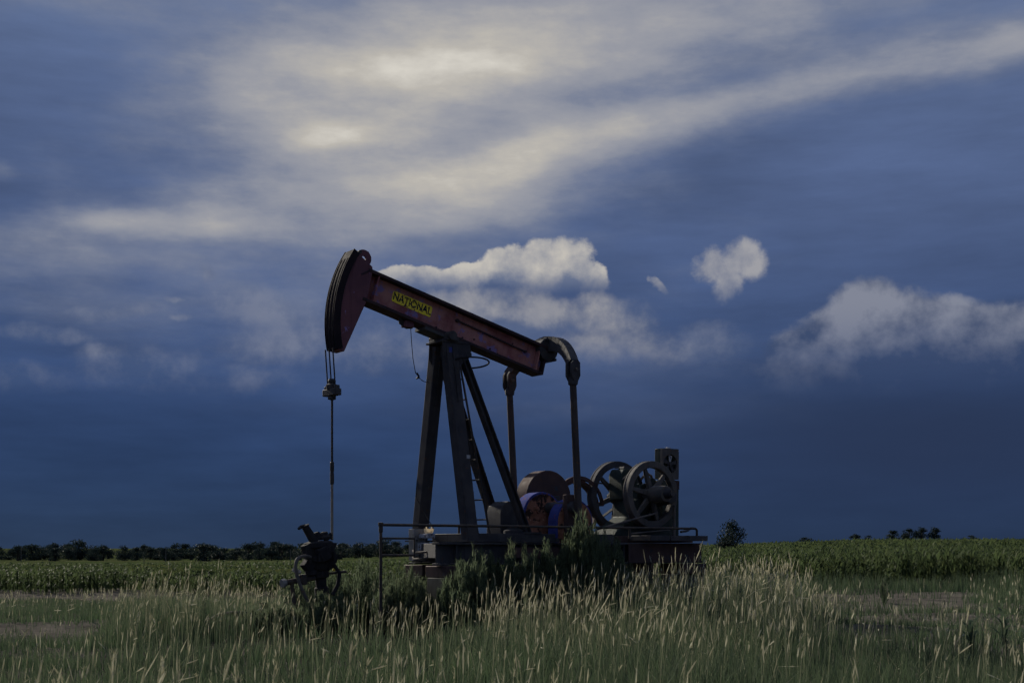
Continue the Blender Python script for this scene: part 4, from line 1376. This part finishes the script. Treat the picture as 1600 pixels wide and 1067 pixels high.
def plant_crop(n, y0, y1, leaves, scale, power, wscale):
    x, y = scatter(n, y0, y1, power, 0.62)
    x = np.round(x / 0.5) * 0.5 * 0.6 + x * 0.4
    b = x / y
    k = y > crop_edge(b) + 4.5 * (vnoise(x, y, 4.0, 31) - 0.5) + 1.5 * (rng.random(len(x)) - 0.5)
    k &= ~((b < -0.02) & (y > 120))
    x, y, b = x[k], y[k], b[k]
    n = len(x)
    z = ground_z(x, y)
    hh = crop_height(b) * (0.85 + 0.25 * rng.random(n)) * (0.78 + 0.3 * vnoise(x, y, 5.0, 33) + 0.14 * vnoise(x, y, 1.3, 34))
    tone = np.clip(0.25 + 0.5 * rng.random(n) + 0.3 * (vnoise(x, y, 9, 35) - 0.5), 0, 1)
    cr.add(np.stack([x, y, z], -1), hh * 0.9, rng.random(n) * 6.283, 0.08, 0.03 * wscale, 2, tone * 0.6, 0.1, taper=0.7)
    for q in range(leaves):
        f = 0.12 + 0.80 * (q + rng.random(n) * 0.6) / leaves
        cr.add(np.stack([x, y, z + hh * f * 0.92], -1), hh * (0.52 - 0.20 * f) * scale, rng.random(n) * 6.283, 1.7 + 0.9 * rng.random(n), (0.065 + 0.025 * rng.random(n)) * wscale, 3,
               np.clip(tone + 0.25 * (rng.random(n) - 0.5) + 0.25 * f, 0, 1), 0.15 * (rng.random(n) ** 3) + 0.05 * f)


plant_crop(9000, 39.0, 58.0, 7, 1.0, 0.0, 1.0)
plant_crop(9000, 58.0, 110.0, 5, 1.35, 0.4, 1.5)
plant_crop(8000, 110.0, 330.0, 4, 2.0, 0.5, 3.2)
put(cr.build('crop_plants', M['crop']), 'dark green leafy field crop in rows behind the pumpjack', 'crop', kind='stuff')

# the closed leaf canopy farther out in the same field
_b = np.linspace(-0.75, 0.75, 130)
_r = 52 * (345 / 52) ** np.linspace(0, 1, 110)
_B, _Rr = np.meshgrid(_b, _r, indexing='ij')
_X, _Y = _B * _Rr, _Rr
_lim = np.where(_B < -0.02, 118.0, 345.0)
_Y = np.minimum(_Y, _lim)
_X = _B * _Y
_Z = ground_z(_X, _Y) + crop_height(_B) * (0.58 + 0.30 * vnoise(_X, _Y, 0.9, 41) + 0.14 * vnoise(_X, _Y, 4.0, 42))
_Z = np.where(_Y >= _lim - 0.5, ground_z(_X, _Y) - 0.1, _Z)
_Z[:, 0] = ground_z(_X[:, 0], _Y[:, 0])
_nr = len(_r)
_i, _j = np.meshgrid(np.arange(len(_b) - 1), np.arange(_nr - 1), indexing='ij')
_F = np.stack([_i * _nr + _j, (_i + 1) * _nr + _j, (_i + 1) * _nr + _j + 1, _i * _nr + _j + 1], -1).reshape(-1, 4)
_m = Mat('crop_canopy', 1.0)
_m.b.inputs['Specular IOR Level'].default_value = 0.0
_c = _m.mix(_m.step(_m.noise(2.2, 6, 0.7), 0.35, 0.65), (0.020, 0.034, 0.016), (0.068, 0.090, 0.034))
_c = _m.mix(_m.step(_m.noise(0.06, 4, 0.6, stretch=(0.5, 2, 1)), 0.45, 0.65), _c, (0.082, 0.094, 0.034))
_m.base(_c)
_m.bump(_m.noise(3.0, 8, 0.75), 1.0, 0.4)
cn = mesh_np('crop_canopy', np.stack([_X, _Y, _Z], -1).reshape(-1, 3), _F, _m.m, smooth=True)
put(cn, 'closed leaf canopy of the far crop field', 'crop', kind='stuff')


# ------------------------------------------------------------------ single weeds and bushes
def weed_bush(name, label, loc, rad, height, n, leaf=0.055, group=None, upright=0.5, dry=0.1):
    root = empty(name, loc)
    put(root, label, 'bush', group)
    r = Ribbons()
    # leaf sprays along many fine upright branches
    nb = max(10, n // 90)
    stems = MB()
    for _ in range(nb):
        th, q = rng.random() * 6.283, math.sqrt(rng.random())
        top = Vector((rad * q * math.cos(th), rad * q * math.sin(th), height * (1 - 0.55 * q * q) * (0.72 + 0.38 * rng.random())))
        bs = Vector((top.x * 0.30, top.y * 0.30, -0.03))
        mid = bs.lerp(top, 0.5) + Vector((top.x * 0.18, top.y * 0.18, 0))
        stems.path([bs, mid, top], [0.010, 0.007, 0.003], 4)
        k = max(20, n // nb)
        t = 0.15 + 0.85 * rng.random(k) ** 0.8
        P = np.array([[*((1 - u) * (1 - u) * bs + 2 * u * (1 - u) * (mid * 2 - (bs + top) * 0.5) * 1.0 + u * u * top)] for u in t])
        P += rng.normal(0, 0.055 * rad / 0.4, P.shape) * (1.15 - t)[:, None]
        r.add(P, leaf * (0.7 + 1.1 * rng.random(k)), rng.random(k) * 6.283, 0.4 + (1.4 - upright) * rng.random(k), leaf * 0.13 * (0.6 + 0.8 * rng.random(k)), 2,
              np.clip(rng.random(k) * 0.7 + 0.3 * t, 0, 1), np.clip(dry * rng.random(k) + 0.1 * t, 0, 1), face=rng.random(k) * 6.283)
    stems.build('stems', M['weed'], root)
    put(r.build('foliage', M['weed'], root), kind='stuff')
    return root


def gw(u, v):
    p = to_world(u, v)
    return (p[0], p[1], float(ground_z(p[0], p[1])))


weed_bush('weed_bush', 'tall feathery green weed bush in front of the rusty counterweights', gw(-1.62, 1.45), 0.46, 1.62, 20000, 0.085)
weed_bush('weed_bush', 'rounded dark weed bush right of the counterweights below the handrail', gw(-2.12, 1.42), 0.50, 1.42, 16000, 0.07)
weed_bush('weed_bush', 'low weed bush under the left side of the counterweights', gw(-0.95, 1.40), 0.42, 1.22, 8000, 0.07)
weed_bush('weed_bush', 'leafy green weed clump beside the front pier', gw(0.58, 1.55), 0.46, 1.12, 6000, 0.10, upright=0.1)
weed_bush('weed_bush', 'dark green weed bush between the wellhead and the handrail post', gw(1.75, -0.9), 0.55, 1.10, 6000, 0.07)
weed_bush('weed_bush', 'shadowed weed bush inside the handrail corner', gw(0.95, -0.75), 0.55, 1.05, 6000, 0.07)
weed_bush('weed_bush', 'low weed bush beneath the steel base front end', gw(0.45, -0.1), 0.55, 0.85, 4500, 0.07)
weed_bush('weed_bush', 'low weeds below the engine end of the base', gw(-3.7, 0.9), 0.60, 0.75, 4500, 0.07, dry=0.4)
weed_bush('weed_bush', 'thin dark plant standing alone on the bare dirt at the right', (8.45, 29.0, 0.0), 0.12, 0.62, 900, 0.06)

for u_, v_, r_, h_, lab in ((1.05, 0.55, 0.45, 0.95, 'feathery weed bush just inside the front handrail post'), (0.15, 1.15, 0.46, 1.20, 'weed bush growing against the front of the steel base'),
                            (-0.45, 1.30, 0.46, 1.22, 'weed bush under the steel base below the front tower leg'), (2.35, 0.65, 0.45, 0.60, 'low dark weed bush at the foot of the wellhead'),
                            (3.1, 0.5, 0.5, 0.42, 'low weeds growing over the pipe manifold')):
    weed_bush('weed_bush', lab, gw(u_, v_), r_, h_, 9000, 0.08, dry=0.2)

# broad leaves at the lower right corner of the verge
for k, (bx, by, hh) in enumerate(((5.15, 13.4, 0.55), (4.45, 12.4, 0.45), (4.5, 11.2, 0.42))):
    root = empty('broadleaf_weed', (bx, by, float(ground_z(bx, by))))
    put(root, ('broad-leaved weed with arching leaves nearest the right edge', 'broad-leaved weed with one long drooping leaf at lower right', 'small broad-leaved weed at the bottom right corner')[k], 'weed', 'broad-leaved weeds')
    MB().path([(0, 0, -0.03), (0.02, 0, hh * 0.5), (0.0, 0.02, hh)], [0.012, 0.010, 0.005], 6).build('stem', M['weed'], root)
    for q in range(7):
        lf = Ribbons()
        lf.add(np.array([[0, 0, hh * (0.25 + 0.1 * q)]]), 0.55 - 0.03 * q, q * 2.4 + k, 2.9, 0.05, 8, 0.8, 0.05, taper=0.95)
        lf.build('leaf', M['weed'], root)

# ------------------------------------------------------------------ trees
def tree_meshes(h, w, seed, n=1500, leaf=0.5, shape=1.0):
    r = np.random.default_rng(seed)
    lf = Ribbons()
    tr = MB()
    tr.path([(0, 0, -0.3), (0.03 * w, 0, h * 0.3), (-0.02 * w, 0.02, h * 0.62), (0, 0, h * 0.88)], [0.035 * h, 0.026 * h, 0.016 * h, 0.004 * h], 7)
    centres = []
    for q in range(19):
        a, e = r.random() * 6.283, 0.02 + 0.98 * r.random() ** 0.8
        rad = w * 0.5 * (math.sin(min(e * 1.05, 1) * math.pi) ** 0.6 * 0.75 + 0.12) * (0.5 + 0.5 * r.random())
        c = Vector((rad * math.cos(a), rad * math.sin(a), h * (0.05 + 0.88 * e)))
        centres.append((c, w * (0.13 + 0.11 * r.random())))
        tr.path([(0, 0, c.z * 0.55), (c.x * 0.5, c.y * 0.5, c.z * 0.8), c], [0.012 * h, 0.008 * h, 0.003 * h], 5)
    centres.append((Vector((0.04 * w, 0, h * 0.88)), w * 0.13))
    k = n // len(centres)
    for c, s in centres:
        d = r.normal(0, 1, (k, 3))
        d /= np.linalg.norm(d, axis=1, keepdims=True)
        P = np.array(c) + d * (s * (0.45 + 0.75 * r.random(k)))[:, None] * np.array([1.15, 1.15, 0.95])
        lf.add(P, leaf * (0.6 + 0.8 * r.random(k)), r.random(k) * 6.283, 0.5 + 1.4 * r.random(k), leaf * 0.6, 2, np.clip(0.1 + 0.5 * r.random(k) + 0.25 * d[:, 2], 0, 1), 0.15 * r.random(k), face=r.random(k) * 6.283)
    return tr, lf


protos = []
for k in range(7):
    tr, lf = tree_meshes(6.0, 5.4 + 0.5 * (k % 3), 100 + k, 1700, 0.42)
    a = tr.build('trunk', M['bark'])
    b = lf.build('crown', M['tree_leaf_hazed'])
    protos.append((a.data, b.data))
    bpy.data.objects.remove(a)
    bpy.data.objects.remove(b)


def tree(loc, s, sw, kind, label, group=None, name='tree'):
    root = empty(name, loc, rng.random() * 6.283)
    root.scale = (sw, sw, s)
    put(root, label, 'tree', group)
    for nm, me in zip(('trunk', 'crown'), protos[kind % 7]):
        o = bpy.data.objects.new(nm, me)
        C.objects.link(o)
        o.parent = root
    return root


_q = 0
_ord = ['first', 'second', 'third', 'fourth', 'fifth', 'sixth', 'seventh', 'eighth', 'ninth', 'tenth', 'eleventh', 'twelfth', 'thirteenth', 'fourteenth', 'fifteenth', 'sixteenth', 'seventeenth', 'eighteenth', 'nineteenth', 'twentieth']
_seen = {}
for row, step0 in ((0, 0.0092), (1, 0.0105)):
    _bear = -0.52 + 0.004 * row
    while _bear < -0.06:
        if row or not (-0.3135 < _bear < -0.3045):
            d = 430 + 38 * row + 18 * math.sin(_q * 2.1) + 12 * rng.random()
            s = (0.54 + 0.34 * rng.random() + 0.14 * math.sin(_q * 0.9)) * (1.12 if row else 1.0)
            xx = _bear * d
            if row:
                s *= 0.6 if -0.318 < _bear < -0.300 else 1.0
                lab = 'dark tree in the back row of the distant shelterbelt, half hidden by the front row'
            else:
                z = 0 if _bear < -0.40 else (1 if _bear < -0.31 else (2 if _bear < -0.15 else 3))
                k = _seen.get(z, 0)
                _seen[z] = k + 1
                lab = ('%s front-row shelterbelt tree beyond the left edge of the picture', '%s front-row shelterbelt tree from the left edge towards the gap',
                       '%s front-row shelterbelt tree counting right from the gap towards the wellhead', '%s front-row shelterbelt tree counting right from the wellhead')[z] % _ord[min(k, 19)]
            tree((xx, d, float(ground_z(xx, d)) - 0.3), s, s * (1.2 + 0.7 * rng.random()), _q, lab, 'trees of the distant shelterbelt')
        _bear += step0 * (0.75 + 0.5 * rng.random())
        _q += 1
for px, d, s, sw, lab in ((1143, 150, 0.62, 0.56, 'lone bushy tree standing on the skyline right of the engine'),
                          (1258, 318, 0.20, 0.55, 'tiny low bush on the right skyline nearest the lone tree'),
                          (1337, 330, 0.30, 0.52, 'small dark bush on the skyline left of the tree clump'),
                          (1357, 332, 0.24, 0.42, 'smaller bush beside the small dark bush on the skyline'),
                          (1396, 335, 0.42, 0.80, 'leftmost tree of the low clump on the right skyline'),
                          (1420, 337, 0.52, 0.70, 'second tree from the left in the low clump on the right skyline'),
                          (1440, 336, 0.56, 0.70, 'third tree from the left in the low clump on the right skyline'),
                          (1460, 335, 0.54, 0.62, 'rightmost tree of the low clump on the right skyline'),
                          (1518, 338, 0.24, 0.55, 'tiny bush on the far right skyline')):
    xx = (px - 800) / 2000 * d
    tree((xx, d, float(ground_z(xx, d)) + (0.9 if d > 200 else 0)), s, sw, int(px) % 7, lab, name='skyline_tree' if s > 0.4 else 'skyline_bush')

for px, d, hh, lab in ((454, 300, 3.9, 'thin grey pole in front of the trees just left of the wellhead'), (259, 380, 4.6, 'thin grey pole in front of the middle of the shelterbelt'),
                       (225, 150, 1.6, 'short pale post out in the field at left'), (33, 380, 4.6, 'thin grey pole in front of the trees at the left edge')):
    xx = (px - 800) / 2000 * d
    root = empty('utility_pole', (xx, d, float(ground_z(xx, d))))
    put(root, lab, 'pole', 'poles in the far field')
    w = d / 2000
    MB().tube((0, 0, -0.3), (0, 0, hh), 0.7 * w, 0.5 * w, 7).build('shaft', M['pole_wood'], root)
    MB().box((0, 0, hh - 0.3), (0.9 * w * 2, 0.9 * w, 0.1)).build('cap', M['pole_wood'], root)
